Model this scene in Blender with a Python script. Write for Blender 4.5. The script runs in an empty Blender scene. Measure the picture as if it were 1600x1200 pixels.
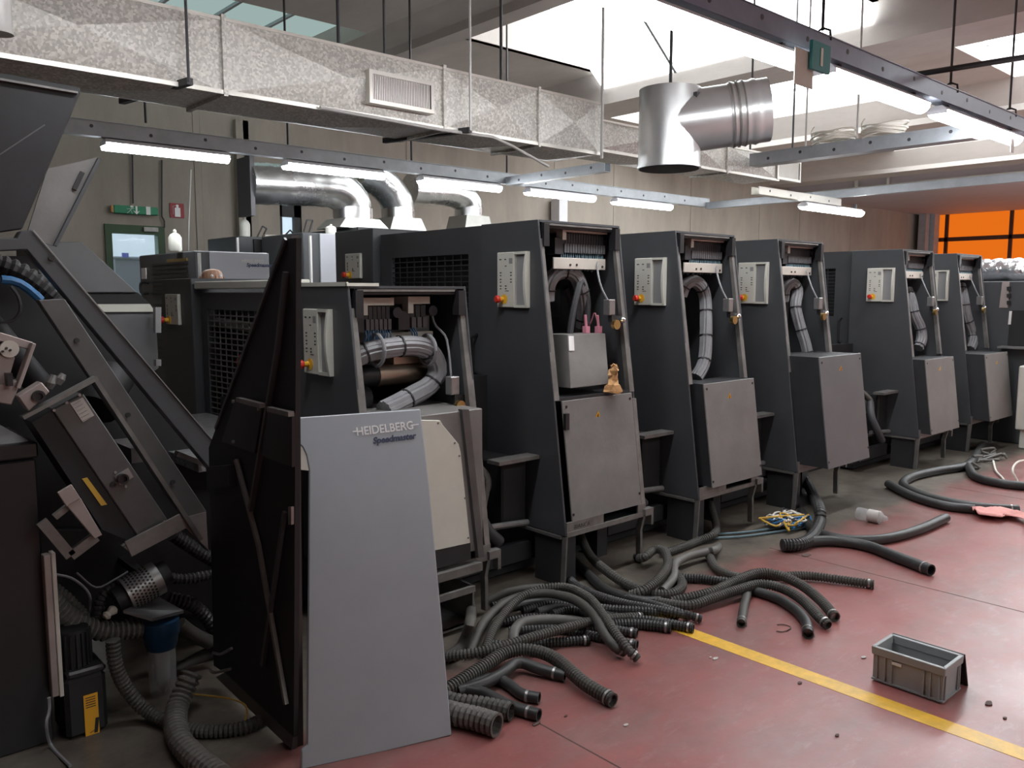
import bpy, bmesh, math, random
from mathutils import Vector, Matrix
random.seed(7)
SC = bpy.context.scene
COL = SC.collection
# ------------------------------------------------------------------ camera
FPX, CX, CY, CAMH = 1300.0, 800.0, 600.0, 1.6
PITCH = math.atan((CY - 457.0) / FPX)
AZ = math.radians(48.0)
FW = Vector((math.cos(AZ) * math.cos(PITCH), math.sin(AZ) * math.cos(PITCH), -math.sin(PITCH)))
RT = Vector((math.sin(AZ), -math.cos(AZ), 0.0))
UP = RT.cross(FW)
CAM = Vector((0, 0, CAMH))
cd = bpy.data.cameras.new('camera')
cd.sensor_width = 36.0
cd.lens = FPX / 1600.0 * 36.0
cd.clip_start = 0.02
cd.clip_end = 200
cam = bpy.data.objects.new('camera', cd)
COL.objects.link(cam)
M = Matrix((RT, UP, -FW)).transposed().to_4x4()
M.translation = CAM
cam.matrix_world = M
SC.camera = cam
# ------------------------------------------------------------------ light
w = bpy.data.worlds.new('world')
SC.world = w
w.use_nodes = True
w.node_tree.nodes['Background'].inputs[0].default_value = (0.72, 0.86, 1.0, 1)
w.node_tree.nodes['Background'].inputs[1].default_value = 2.2
SC.view_settings.view_transform = 'Standard'
SC.view_settings.look = 'None'
SC.view_settings.gamma = 1.0
SC.view_settings.use_curve_mapping = False
SC.view_settings.exposure = 0.4
SKY_E, SKY1_E, TUBE_E, ORANGE_E = 6.5, 0.40, 33.0, 0.60


def P(px, py, **k):
    """point of the photograph's pixel on the plane x=, y= or z="""
    d = FW + RT * ((px - CX) / FPX) - UP * ((py - CY) / FPX)
    (ax, val), = k.items()
    i = 'xyz'.index(ax)
    return CAM + d * ((val - CAM[i]) / d[i])


# ------------------------------------------------------------------ materials
MATS = {}


def mat(name, col, rough=0.5, metal=0.0, var=0.12, scale=6.0, rvar=0.1, bump=0.0, bscale=60.0, spec=0.5, emit=None, es=0.0, detail=4.0):
    m = bpy.data.materials.new(name)
    m.use_nodes = True
    nt = m.node_tree
    b = nt.nodes['Principled BSDF']
    b.inputs['Base Color'].default_value = (*col, 1)
    b.inputs['Roughness'].default_value = rough
    b.inputs['Metallic'].default_value = metal
    b.inputs['Specular IOR Level'].default_value = spec
    if emit:
        b.inputs['Emission Color'].default_value = (*emit, 1)
        b.inputs['Emission Strength'].default_value = es
    if var > 0:
        tc = nt.nodes.new('ShaderNodeTexCoord')
        n = nt.nodes.new('ShaderNodeTexNoise')
        n.inputs['Scale'].default_value = scale
        n.inputs['Detail'].default_value = detail
        n.inputs['Roughness'].default_value = 0.65
        nt.links.new(tc.outputs['Object'], n.inputs['Vector'])
        r = nt.nodes.new('ShaderNodeValToRGB')
        r.color_ramp.elements[0].position = 0.3
        r.color_ramp.elements[1].position = 0.7
        r.color_ramp.elements[0].color = (*[c * (1 - var) for c in col], 1)
        r.color_ramp.elements[1].color = (*[min(1, c * (1 + var)) for c in col], 1)
        nt.links.new(n.outputs['Fac'], r.inputs['Fac'])
        nt.links.new(r.outputs['Color'], b.inputs['Base Color'])
        mr = nt.nodes.new('ShaderNodeMapRange')
        mr.inputs['To Min'].default_value = max(0.02, rough - rvar)
        mr.inputs['To Max'].default_value = min(1, rough + rvar)
        nt.links.new(n.outputs['Fac'], mr.inputs['Value'])
        nt.links.new(mr.outputs['Result'], b.inputs['Roughness'])
        if bump > 0:
            n2 = nt.nodes.new('ShaderNodeTexNoise')
            n2.inputs['Scale'].default_value = bscale
            nt.links.new(tc.outputs['Object'], n2.inputs['Vector'])
            bp = nt.nodes.new('ShaderNodeBump')
            bp.inputs['Strength'].default_value = bump
            bp.inputs['Distance'].default_value = 0.01
            nt.links.new(n2.outputs['Fac'], bp.inputs['Height'])
            nt.links.new(bp.outputs['Normal'], b.inputs['Normal'])
    MATS[name] = m
    return m


mat('anthracite', (0.062, 0.066, 0.071), 0.42, var=0.10, scale=2.5, bump=0.08, bscale=300)
mat('anthracite_dark', (0.030, 0.031, 0.034), 0.5, var=0.15)
mat('black_cast', (0.016, 0.016, 0.018), 0.6, var=0.3, scale=9)
mat('black_inside', (0.014, 0.014, 0.015), 0.7, var=0.2)
mat('black_plastic', (0.018, 0.018, 0.02), 0.38, var=0.1)
mat('taupe_cover', (0.175, 0.168, 0.160), 0.5, var=0.16, scale=4.0, bump=0.05)
mat('slate_cover', (0.135, 0.138, 0.142), 0.45, var=0.1, scale=4.0)
mat('silver_cover', (0.33, 0.355, 0.385), 0.42, var=0.05, scale=3.0, metal=0.15)
mat('far_silver', (0.36, 0.37, 0.40), 0.45, var=0.04, scale=2.0)
mat('cream_plastic', (0.62, 0.62, 0.55), 0.45, var=0.04)
mat('cream_metal', (0.56, 0.53, 0.47), 0.5, var=0.06)
mat('recess_grey', (0.28, 0.28, 0.28), 0.5, var=0.05)
mat('bare_steel', (0.33, 0.325, 0.32), 0.38, metal=0.7, var=0.18, scale=12)
mat('worn_steel', (0.20, 0.195, 0.185), 0.45, metal=0.4, var=0.25, scale=9)
mat('plate_steel', (0.105, 0.105, 0.105), 0.4, metal=0.3, var=0.2, scale=5)
mat('pink_alloy', (0.36, 0.31, 0.29), 0.5, metal=0.3, var=0.12)
mat('post_brown', (0.052, 0.047, 0.046), 0.5, var=0.15)
mat('chrome', (0.75, 0.75, 0.75), 0.15, metal=1.0, var=0.05)
mat('brass', (0.55, 0.40, 0.16), 0.3, metal=1.0, var=0.1)
mat('bronze_tank', (0.42, 0.34, 0.27), 0.3, metal=0.85, var=0.1, scale=5)
mat('cable_grey', (0.23, 0.23, 0.24), 0.5, var=0.12, scale=20)
mat('cable_dark', (0.05, 0.05, 0.055), 0.5, var=0.1)
mat('cable_blue', (0.03, 0.16, 0.36), 0.45, var=0.1)
mat('cable_tealgrey', (0.10, 0.17, 0.20), 0.5, var=0.1)
mat('relay', (0.10, 0.10, 0.105), 0.5, var=0.15)
mat('relay_dark', (0.03, 0.03, 0.033), 0.5, var=0.1)
mat('red_button', (0.62, 0.035, 0.02), 0.35, var=0.05)
mat('yellow_plastic', (0.80, 0.47, 0.04), 0.45, var=0.05)
mat('yellow_sign', (0.85, 0.42, 0.03), 0.5, var=0.06)
mat('print_black', (0.02, 0.02, 0.02), 0.6, var=0.0)
mat('letter_white', (0.82, 0.82, 0.82), 0.4, var=0.0)
mat('letter_navy', (0.025, 0.035, 0.09), 0.4, var=0.0)
mat('paper_label', (0.50, 0.47, 0.44), 0.6, var=0.08, scale=30)
mat('white_label', (0.75, 0.74, 0.72), 0.6, var=0.03)
mat('hose_black', (0.030, 0.030, 0.030), 0.48, var=0.3, scale=7, bump=0.0)
mat('hose_dusty', (0.060, 0.057, 0.050), 0.6, var=0.35, scale=6)
mat('hose_grey', (0.115, 0.11, 0.10), 0.6, var=0.25, scale=8)
mat('crate_grey', (0.29, 0.305, 0.31), 0.42, var=0.06)
mat('rag_pink', (0.75, 0.36, 0.33), 0.9, var=0.12, scale=14, bump=0.3)
mat('rag_orange', (0.62, 0.36, 0.16), 0.85, var=0.2, scale=22, bump=0.3)
mat('pink_plug', (0.62, 0.25, 0.32), 0.5, var=0.05)
mat('filter_blue', (0.012, 0.045, 0.10), 0.4, var=0.1)
mat('galv_round', (0.66, 0.67, 0.67), 0.27, metal=0.97, var=0.10, scale=3.5, rvar=0.03, bump=0.0)
mat('hood_metal', (0.66, 0.64, 0.59), 0.35, metal=0.6, var=0.06)
mat('galv_tee', (0.62, 0.63, 0.63), 0.3, metal=0.7, var=0.06, scale=3, rvar=.04)
mat('hood_galv', (0.40, 0.395, 0.37), 0.4, metal=0.6, var=0.1, scale=3)
mat('tray_blue', (0.20, 0.235, 0.30), 0.4, metal=0.25, var=0.12, scale=8)
mat('tray_grey', (0.42, 0.45, 0.48), 0.4, metal=0.3, var=0.12, scale=6)
mat('lamp_white', (0.72, 0.71, 0.74), 0.4, var=0.03)
mat('rod_dark', (0.07, 0.07, 0.075), 0.5, metal=0.4, var=0.1)
mat('rod_white', (0.62, 0.62, 0.60), 0.4, metal=0.2, var=0.05)
mat('green_frame', (0.035, 0.075, 0.03), 0.5, var=0.1)
mat('green_sign', (0.02, 0.24, 0.12), 0.45, var=0.05)
mat('teal_sign', (0.02, 0.20, 0.20), 0.45, var=0.05)
mat('red_sign', (0.32, 0.03, 0.04), 0.5, var=0.05)
mat('jug_white', (0.74, 0.75, 0.68), 0.45, var=0.04)
mat('white_cable', (0.70, 0.67, 0.60), 0.5, var=0.05)
mat('yellow_cable', (0.60, 0.36, 0.05), 0.5, var=0.05)
mat('soffit_lilac', (0.62, 0.58, 0.62), 0.6, var=0.06, scale=0.6)
mat('dark_steel_beam', (0.16, 0.16, 0.15), 0.5, var=0.1)
mat('door_frame_brown', (0.09, 0.03, 0.015), 0.5, var=0.1)
mat('mat_skin', (0.55, 0.32, 0.22), 0.5, var=0.05)
mat('clothes', (0.05, 0.06, 0.09), 0.8, var=0.1)
mat('outside_white', (0.75, 0.80, 0.85), 0.7, var=0.04)
mat('outside_green', (0.05, 0.20, 0.04), 0.8, var=0.2)
mat('outside_bin', (0.09, 0.10, 0.12), 0.6, var=0.1)
mat('outside_blue', (0.03, 0.05, 0.35), 0.6, var=0.05)
mat('walkway', (0.22, 0.225, 0.23), 0.5, metal=0.3, var=0.35, scale=26, bump=0.6, bscale=70)
mat('debris', (0.10, 0.06, 0.05), 0.8, var=0.3)
mat('foil', (0.70, 0.70, 0.72), 0.22, metal=0.95, var=0.1, scale=12, bump=0.6, bscale=30)


def emat(name, col, s):
    m = bpy.data.materials.new(name)
    m.use_nodes = True
    nt = m.node_tree
    for n in list(nt.nodes):
        nt.nodes.remove(n)
    o = nt.nodes.new('ShaderNodeOutputMaterial')
    e = nt.nodes.new('ShaderNodeEmission')
    e.inputs[0].default_value = (*col, 1)
    e.inputs[1].default_value = s
    nt.links.new(e.outputs[0], o.inputs[0])
    MATS[name] = m
    return m


emat('tube_light', (0.95, 0.97, 1.0), TUBE_E)
emat('sky_pane', (0.93, 0.985, 1.0), SKY_E)
emat('sky_pane_green', (0.62, 0.82, 0.78), SKY1_E)
emat('orange_pvc', (1.0, 0.20, 0.012), ORANGE_E)


def glassy(name, col, rough, alpha):
    m = bpy.data.materials.new(name)
    m.use_nodes = True
    nt = m.node_tree
    out = nt.nodes['Material Output']
    b = nt.nodes['Principled BSDF']
    b.inputs['Base Color'].default_value = (*col, 1)
    b.inputs['Roughness'].default_value = rough
    t = nt.nodes.new('ShaderNodeBsdfTransparent')
    mx = nt.nodes.new('ShaderNodeMixShader')
    mx.inputs[0].default_value = alpha
    nt.links.new(t.outputs[0], mx.inputs[1])
    nt.links.new(b.outputs[0], mx.inputs[2])
    nt.links.new(mx.outputs[0], out.inputs[0])
    MATS[name] = m


glassy('clear_plastic', (0.6, 0.62, 0.62), 0.12, 0.35)
glassy('window_glass', (0.8, 0.85, 0.9), 0.05, 0.12)


def galv_spangle():
    m = mat('galv_duct', (0.5, 0.49, 0.45), 0.42, metal=0.25, var=0.0)
    nt = m.node_tree
    b = nt.nodes['Principled BSDF']
    tc = nt.nodes.new('ShaderNodeTexCoord')
    v = nt.nodes.new('ShaderNodeTexVoronoi')
    v.inputs['Scale'].default_value = 75
    nt.links.new(tc.outputs['Object'], v.inputs['Vector'])
    bw = nt.nodes.new('ShaderNodeRGBToBW')
    nt.links.new(v.outputs['Color'], bw.inputs[0])
    r = nt.nodes.new('ShaderNodeValToRGB')
    e = r.color_ramp.elements
    e[0].position, e[0].color = 0.3, (0.50, 0.49, 0.45, 1)
    e[1].position, e[1].color = 0.85, (0.78, 0.765, 0.71, 1)
    nt.links.new(bw.outputs[0], r.inputs[0])
    nt.links.new(r.outputs[0], b.inputs['Base Color'])
    mr = nt.nodes.new('ShaderNodeMapRange')
    mr.inputs['To Min'].default_value = 0.32
    mr.inputs['To Max'].default_value = 0.55
    nt.links.new(bw.outputs[0], mr.inputs[0])
    nt.links.new(mr.outputs[0], b.inputs['Roughness'])


galv_spangle()


def concrete(name, col, streak=0.25, rough=0.8, vscale=(1.0, 1.0, 0.25)):
    m = mat(name, col, rough, var=0.0)
    nt = m.node_tree
    b = nt.nodes['Principled BSDF']
    tc = nt.nodes.new('ShaderNodeTexCoord')
    mp = nt.nodes.new('ShaderNodeMapping')
    mp.inputs['Scale'].default_value = vscale
    nt.links.new(tc.outputs['Object'], mp.inputs['Vector'])
    n = nt.nodes.new('ShaderNodeTexNoise')
    n.inputs['Scale'].default_value = 1.6
    n.inputs['Detail'].default_value = 8
    n.inputs['Roughness'].default_value = 0.7
    nt.links.new(mp.outputs[0], n.inputs['Vector'])
    r = nt.nodes.new('ShaderNodeValToRGB')
    e = r.color_ramp.elements
    e[0].position, e[0].color = 0.3, (*[c * (1 - streak) for c in col], 1)
    e[1].position, e[1].color = 0.7, (*[min(1, c * (1 + streak * 0.6)) for c in col], 1)
    nt.links.new(n.outputs['Fac'], r.inputs[0])
    nt.links.new(r.outputs[0], b.inputs['Base Color'])
    n2 = nt.nodes.new('ShaderNodeTexNoise')
    n2.inputs['Scale'].default_value = 40
    nt.links.new(tc.outputs['Object'], n2.inputs['Vector'])
    bp = nt.nodes.new('ShaderNodeBump')
    bp.inputs['Strength'].default_value = 0.15
    bp.inputs['Distance'].default_value = 0.01
    nt.links.new(n2.outputs['Fac'], bp.inputs['Height'])
    nt.links.new(bp.outputs['Normal'], b.inputs['Normal'])


concrete('wall_concrete', (0.36, 0.315, 0.27), 0.2)
concrete('ceiling_concrete', (0.56, 0.51, 0.48), 0.14, vscale=(1, 0.4, 1))


def floor_mat():
    m = bpy.data.materials.new('floor_paint')
    m.use_nodes = True
    nt = m.node_tree
    L = nt.links.new
    b = nt.nodes['Principled BSDF']
    tc = nt.nodes.new('ShaderNodeTexCoord')
    obj = tc.outputs['Object']

    def noise(scale, detail=6, rough=0.65, vec=obj):
        n = nt.nodes.new('ShaderNodeTexNoise')
        n.inputs['Scale'].default_value = scale
        n.inputs['Detail'].default_value = detail
        n.inputs['Roughness'].default_value = rough
        L(vec, n.inputs['Vector'])
        return n.outputs['Fac']

    def ramp(fac, p0, c0, p1, c1):
        r = nt.nodes.new('ShaderNodeValToRGB')
        e = r.color_ramp.elements
        e[0].position, e[0].color = p0, (*c0, 1)
        e[1].position, e[1].color = p1, (*c1, 1)
        L(fac, r.inputs[0])
        return r.outputs[0]

    def mix(f, a, c):
        n = nt.nodes.new('ShaderNodeMix')
        n.data_type = 'RGBA'
        L(f, n.inputs['Factor'])
        L(a, n.inputs['A'])
        L(c, n.inputs['B'])
        return n.outputs['Result']

    def math_(op, a, c):
        n = nt.nodes.new('ShaderNodeMath')
        n.operation = op
        n.use_clamp = False
        for i, q in enumerate((a, c)):
            if isinstance(q, (int, float)):
                n.inputs[i].default_value = q
            else:
                L(q, n.inputs[i])
        return n.outputs[0]
    sep = nt.nodes.new('ShaderNodeSeparateXYZ')
    L(obj, sep.inputs[0])
    red = ramp(noise(1.7, 9, 0.72), 0.33, (0.275, 0.076, 0.070), 0.70, (0.365, 0.130, 0.120))
    # grey scuffs worn into the paint
    mp = nt.nodes.new('ShaderNodeMapping')
    mp.inputs['Rotation'].default_value = (0, 0, 0.5)
    mp.inputs['Scale'].default_value = (1.0, 2.6, 1.0)
    L(obj, mp.inputs[0])
    scuff = ramp(noise(1.25, 10, 0.72, mp.outputs[0]), 0.44, (0, 0, 0), 0.70, (0.7, 0.7, 0.7))
    red = mix(scuff, red, ramp(noise(9), 0.3, (0.15, 0.10, 0.09), 0.7, (0.27, 0.20, 0.19)))
    pale = ramp(noise(5.5, 8, 0.75, mp.outputs[0]), 0.54, (0, 0, 0), 0.72, (0.55, 0.55, 0.55))
    red = mix(pale, red, ramp(noise(30), 0.3, (0.34, 0.19, 0.18), 0.7, (0.42, 0.27, 0.25)))
    con = ramp(noise(2.3, 9, 0.7), 0.34, (0.04, 0.04, 0.03), 0.66, (0.27, 0.255, 0.205))
    # unpainted strip under the machines: beyond y = 2.62
    edge = math_('ADD', sep.outputs['Y'], math_('MULTIPLY', math_('SUBTRACT', noise(1.4, 4), 0.5), 0.55))
    f = ramp(edge, 0.0, (0, 0, 0), 1.0, (1, 1, 1))
    mr = nt.nodes.new('ShaderNodeMapRange')
    mr.inputs['From Min'].default_value = 2.56
    mr.inputs['From Max'].default_value = 2.72
    L(edge, mr.inputs['Value'])
    col = mix(mr.outputs['Result'], red, con)
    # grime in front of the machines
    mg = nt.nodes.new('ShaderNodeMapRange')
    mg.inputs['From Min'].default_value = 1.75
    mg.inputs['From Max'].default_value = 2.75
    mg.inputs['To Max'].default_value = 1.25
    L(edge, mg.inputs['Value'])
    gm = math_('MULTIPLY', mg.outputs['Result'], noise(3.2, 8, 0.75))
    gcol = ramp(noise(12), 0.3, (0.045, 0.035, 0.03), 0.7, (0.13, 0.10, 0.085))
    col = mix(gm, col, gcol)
    L(col, b.inputs['Base Color'])
    rr = nt.nodes.new('ShaderNodeMapRange')
    rr.inputs['To Min'].default_value = 0.20
    rr.inputs['To Max'].default_value = 0.52
    L(noise(2.6, 7), rr.inputs['Value'])
    L(rr.outputs['Result'], b.inputs['Roughness'])
    bp = nt.nodes.new('ShaderNodeBump')
    bp.inputs['Strength'].default_value = 0.12
    bp.inputs['Distance'].default_value = 0.01
    L(noise(7, 6), bp.inputs['Height'])
    L(bp.outputs['Normal'], b.inputs['Normal'])
    MATS['floor_paint'] = m
    # worn yellow line
    m2 = mat('line_yellow', (0.74, 0.43, 0.04), 0.4, var=0.18, scale=14)


floor_mat()


# ------------------------------------------------------------------ mesh tools
class MB:
    def __init__(s):
        s.v, s.f = [], []

    def poly(s, pts):
        n = len(s.v)
        s.v += [Vector(p) for p in pts]
        s.f.append(tuple(range(n, n + len(pts))))
        return s

    def hexa(s, b, t):
        n = len(s.v)
        k = len(b)
        s.v += [Vector(p) for p in b] + [Vector(p) for p in t]
        s.f.append(tuple(n + i for i in reversed(range(k))))
        s.f.append(tuple(n + k + i for i in range(k)))
        for i in range(k):
            j = (i + 1) % k
            s.f.append((n + i, n + j, n + k + j, n + k + i))
        return s

    def box(s, x0, x1, y0, y1, z0, z1):
        return s.hexa([(x0, y0, z0), (x1, y0, z0), (x1, y1, z0), (x0, y1, z0)],
                      [(x0, y0, z1), (x1, y0, z1), (x1, y1, z1), (x0, y1, z1)])

    def ext(s, pts, off):
        off = Vector(off)
        return s.hexa([Vector(p) for p in pts], [Vector(p) + off for p in pts])

    def bar(s, a, b, wx, wy=None, up=(0, 0, 1)):
        """rectangular bar from a to b"""
        a, b = Vector(a), Vector(b)
        wy = wy or wx
        d = (b - a).normalized()
        u = Vector(up)
        if abs(d.dot(u)) > 0.98:
            u = Vector((1, 0, 0))
        sd = d.cross(u).normalized() * wx / 2
        uu = sd.cross(d).normalized() * wy / 2
        q = [-sd - uu, sd - uu, sd + uu, -sd + uu]
        return s.hexa([a + c for c in q], [b + c for c in q])

    def rings(s, path, radii, n=10, cap=True):
        pts = [Vector(p) for p in path]
        t0 = (pts[1] - pts[0]).normalized()
        u = t0.orthogonal().normalized()
        base = len(s.v)
        for i, p in enumerate(pts):
            if i == 0:
                t = t0
            elif i == len(pts) - 1:
                t = (pts[i] - pts[i - 1])
            else:
                t = (pts[i + 1] - pts[i - 1])
            if t.length < 1e-9:
                t = t0
            t = t.normalized()
            u = (u - t * u.dot(t)).normalized()
            v = t.cross(u)
            for k in range(n):
                a = 2 * math.pi * k / n
                s.v.append(p + (u * math.cos(a) + v * math.sin(a)) * radii[i])
            t0 = t
        for i in range(len(pts) - 1):
            for k in range(n):
                k2 = (k + 1) % n
                s.f.append((base + i * n + k, base + i * n + k2, base + (i + 1) * n + k2, base + (i + 1) * n + k))
        if cap:
            s.f.append(tuple(base + k for k in reversed(range(n))))
            e = base + (len(pts) - 1) * n
            s.f.append(tuple(e + k for k in range(n)))
        return s

    def cyl(s, a, b, r, n=14, r2=None):
        return s.rings([a, b], [r, r if r2 is None else r2], n)

    def tube(s, path, r, n=8):
        return s.rings(path, [r] * len(path), n)

    def lathe(s, c, prof, axis=(0, 0, 1), n=16):
        """prof: list of (radius, along)"""
        ax = Vector(axis).normalized()
        c = Vector(c)
        u = ax.orthogonal().normalized()
        v = ax.cross(u)
        base = len(s.v)
        for r, h in prof:
            for k in range(n):
                a = 2 * math.pi * k / n
                s.v.append(c + ax * h + (u * math.cos(a) + v * math.sin(a)) * max(r, 1e-4))
        for i in range(len(prof) - 1):
            for k in range(n):
                k2 = (k + 1) % n
                s.f.append((base + i * n + k, base + i * n + k2, base + (i + 1) * n + k2, base + (i + 1) * n + k))
        s.f.append(tuple(base + k for k in reversed(range(n))))
        e = base + (len(prof) - 1) * n
        s.f.append(tuple(e + k for k in range(n)))
        return s


def put(name, mb, m, parent=None, smooth=False, bevel=0.0, recalc=True, angle=40, stuff=False, label=None):
    me = bpy.data.meshes.new(name)
    if parent is None:      # origin at the base of the thing
        c = Vector((sum(p.x for p in mb.v) / len(mb.v), sum(p.y for p in mb.v) / len(mb.v), min(p.z for p in mb.v)))
    else:
        c = parent_world(parent)
    me.from_pydata([p - c for p in mb.v], [], mb.f)
    if recalc:
        bm = bmesh.new()
        bm.from_mesh(me)
        bmesh.ops.recalc_face_normals(bm, faces=bm.faces)
        bm.to_mesh(me)
        bm.free()
    me.materials.append(MATS[m])
    if smooth:
        me.shade_smooth()
        try:
            me.set_sharp_from_angle(angle=math.radians(angle))
        except Exception:
            pass
    o = bpy.data.objects.new(name, me)
    COL.objects.link(o)
    if parent is None:
        o.location = c
    else:
        o.parent = parent
    if bevel > 0:
        b = o.modifiers.new('edge', 'BEVEL')
        b.width = bevel
        b.segments = 1
        b.limit_method = 'ANGLE'
    if stuff:
        o['kind'] = 'stuff'
    if label:
        o['label'] = label
    return o


def parent_world(p):
    c = Vector((0, 0, 0))
    while p is not None:
        c = c + p.location
        p = p.parent
    return c


def thing(name, label, cat, loc, group=None):
    o = bpy.data.objects.new(name, None)
    o.empty_display_size = 0.1
    COL.objects.link(o)
    o.location = loc
    tag(o, label, cat, group)
    return o


def tag(o, label, cat, group=None):
    o['label'] = label
    o['category'] = cat
    if group:
        o['group'] = group
    return o


def struct(o):
    o['kind'] = 'structure'
    return o


def copy_tree(o, parent=None):
    c = o.copy()
    COL.objects.link(c)
    c.parent = parent
    for ch in list(o.children):
        copy_tree(ch, c)
    return c


def smooth_path(pts, step=0.02):
    pts = [Vector(p) for p in pts]
    q = [pts[0] * 2 - pts[1]] + pts + [pts[-1] * 2 - pts[-2]]
    dense = []
    for i in range(1, len(q) - 2):
        p0, p1, p2, p3 = q[i - 1:i + 3]
        n = max(4, int((p2 - p1).length / 0.01))
        for k in range(n):
            t = k / n
            dense.append(0.5 * ((2 * p1) + (p2 - p0) * t + (2 * p0 - 5 * p1 + 4 * p2 - p3) * t * t + (3 * p1 - p0 - 3 * p2 + p3) * t ** 3))
    dense.append(pts[-1])
    out = [dense[0]]
    acc = 0.0
    for a, b in zip(dense, dense[1:]):
        seg = (b - a).length
        while acc + seg >= step and seg > 1e-9:
            t = (step - acc) / seg
            a = a + (b - a) * t
            out.append(a.copy())
            seg = (b - a).length
            acc = 0.0
        acc += seg
    if (out[-1] - pts[-1]).length > step * 0.3:
        out.append(pts[-1])
    return out


def hose_mb(pts, r, ribbed=True, pitch=0.016, n=12, open_end=True):
    mb = MB()
    if ribbed:
        path = smooth_path(pts, pitch / 3)
        rad = [r * (1.0, 0.99, 0.76)[i % 3] for i in range(len(path))]
    else:
        path = smooth_path(pts, 0.025)
        rad = [r] * len(path)
    if open_end:
        d = (path[-1] - path[-4]).normalized()
        e = path[-1]
        for a, k in ((0.0, 0.78), (-0.03, 0.78), (-0.07, 0.74)):
            path.append(e + d * a + d * 1e-4)
            rad.append(r * k)
    # build frames without the fold-back part disturbing the tangents
    m = len(path) - (3 if open_end else 0)
    t0 = (path[1] - path[0]).normalized()
    u = t0.orthogonal().normalized()
    base = 0
    for i, p in enumerate(path):
        if i == 0:
            t = path[1] - path[0]
        elif i >= m - 1:
            t = path[m - 1] - path[m - 2]
        else:
            t = path[i + 1] - path[i - 1]
        t = t.normalized()
        u = (u - t * u.dot(t)).normalized()
        v = t.cross(u)
        for k in range(n):
            a = 2 * math.pi * k / n
            mb.v.append(p + (u * math.cos(a) + v * math.sin(a)) * rad[i])
    for i in range(len(path) - 1):
        for k in range(n):
            k2 = (k + 1) % n
            mb.f.append((i * n + k, i * n + k2, (i + 1) * n + k2, (i + 1) * n + k))
    mb.f.append(tuple(reversed(range(n))))
    e = (len(path) - 1) * n
    mb.f.append(tuple(e + k for k in range(n)))
    return mb, path[:m]


def text_part(name, body, size, m, parent, origin, xdir, ydir, shear=0.0, extrude=0.0008, align='LEFT', bold=0.0, label=None):
    cu = bpy.data.curves.new(name, 'FONT')
    cu.body = body
    cu.size = size
    cu.extrude = extrude
    cu.shear = shear
    cu.offset = bold
    cu.align_x = align
    cu.resolution_u = 3
    tmp = bpy.data.objects.new(name + '_tmp', cu)
    COL.objects.link(tmp)
    bpy.context.view_layer.update()
    me = bpy.data.meshes.new_from_object(tmp)
    bpy.data.objects.remove(tmp)
    bpy.data.curves.remove(cu)
    x = Vector(xdir).normalized()
    y = Vector(ydir).normalized()
    z = x.cross(y)
    R = Matrix((x, y, z)).transposed().to_4x4()
    pw = parent_world(parent)
    me.transform(Matrix.Translation(Vector(origin) - pw) @ R)
    me.materials.clear()
    me.materials.append(MATS[m])
    o = bpy.data.objects.new(name, me)
    COL.objects.link(o)
    o.parent = parent
    if label:
        o['label'] = label
    return o


# ================================================================== THE SETTING
XE, YW, ZC = 31.0, 12.5, 4.95      # far end wall, back wall, ceiling slab
X0, Y0 = -7.0, -7.0
o = put('floor', MB().poly([(X0, Y0, 0), (XE, Y0, 0), (XE, YW, 0), (X0, YW, 0)]), 'floor_paint', recalc=False)
o.data.transform(Matrix.Translation(o.location))
o.location = (0, 0, 0)
struct(o)
struct(put('trim_1', MB().box(3.115, 3.205, -6.9, 2.62, 0.0, 0.0012), 'line_yellow'))['label'] = 'worn yellow painted line on the red floor'
for i, (sx, ya, yb) in enumerate(((2.05, -6.9, 2.6), (4.617, -6.9, 2.7), (7.2, -6.9, 2.6))):
    struct(put('trim_%d' % (i + 2), MB().box(sx - 0.003, sx + 0.003, ya, yb, 0.0, 0.0008), 'debris'))['label'] = 'narrow dark joint cut in the red floor'

# back wall with a door opening and a window opening
dxl, dxr = P(165, 400, y=YW).x, P(258, 400, y=YW).x
dzt = P(210, 352, y=YW).z
wxl, wxr = P(437, 330, y=YW).x, P(471, 330, y=YW).x
wzb, wzt = P(450, 352, y=YW).z - 0.9, P(450, 311, y=YW).z
wb = MB()
for a, b_, c, d in ((X0, dxl, 0, ZC), (dxl, dxr, dzt, ZC), (dxr, wxl, 0, ZC), (wxl, wxr, 0, wzb), (wxl, wxr, wzt, ZC), (wxr, XE, 0, ZC)):
    wb.box(a, b_, YW, YW + 0.2, c, d)
wall = struct(put('wall_back', wb, 'wall_concrete'))
# panel joints: raised concrete strips between the precast panels
for px in (323, 1010 / 4.0 + 60, 640, 868, 960, 1080, 1187, 1250, 1330):
    xx = P(px, 360, y=YW).x
    put('panel_joint', MB().box(xx - 0.05, xx + 0.05, YW - 0.012, YW + 0.02, 0, ZC), 'wall_concrete', wall)
struct(put('wall_end', MB().box(XE, XE + 0.2, -7, 5.0, 0, ZC).box(XE, XE + .2, 12.1, 12.7, 0, ZC).box(XE, XE + .2, 5.0, 12.1, 4.35, ZC), 'wall_concrete'))
struct(put('wall_near', MB().box(X0, XE, Y0 - 0.2, Y0, 0, ZC), 'wall_concrete'))
struct(put('wall_left', MB().box(X0 - 0.2, X0, Y0, YW, 0, ZC), 'wall_concrete'))

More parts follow.
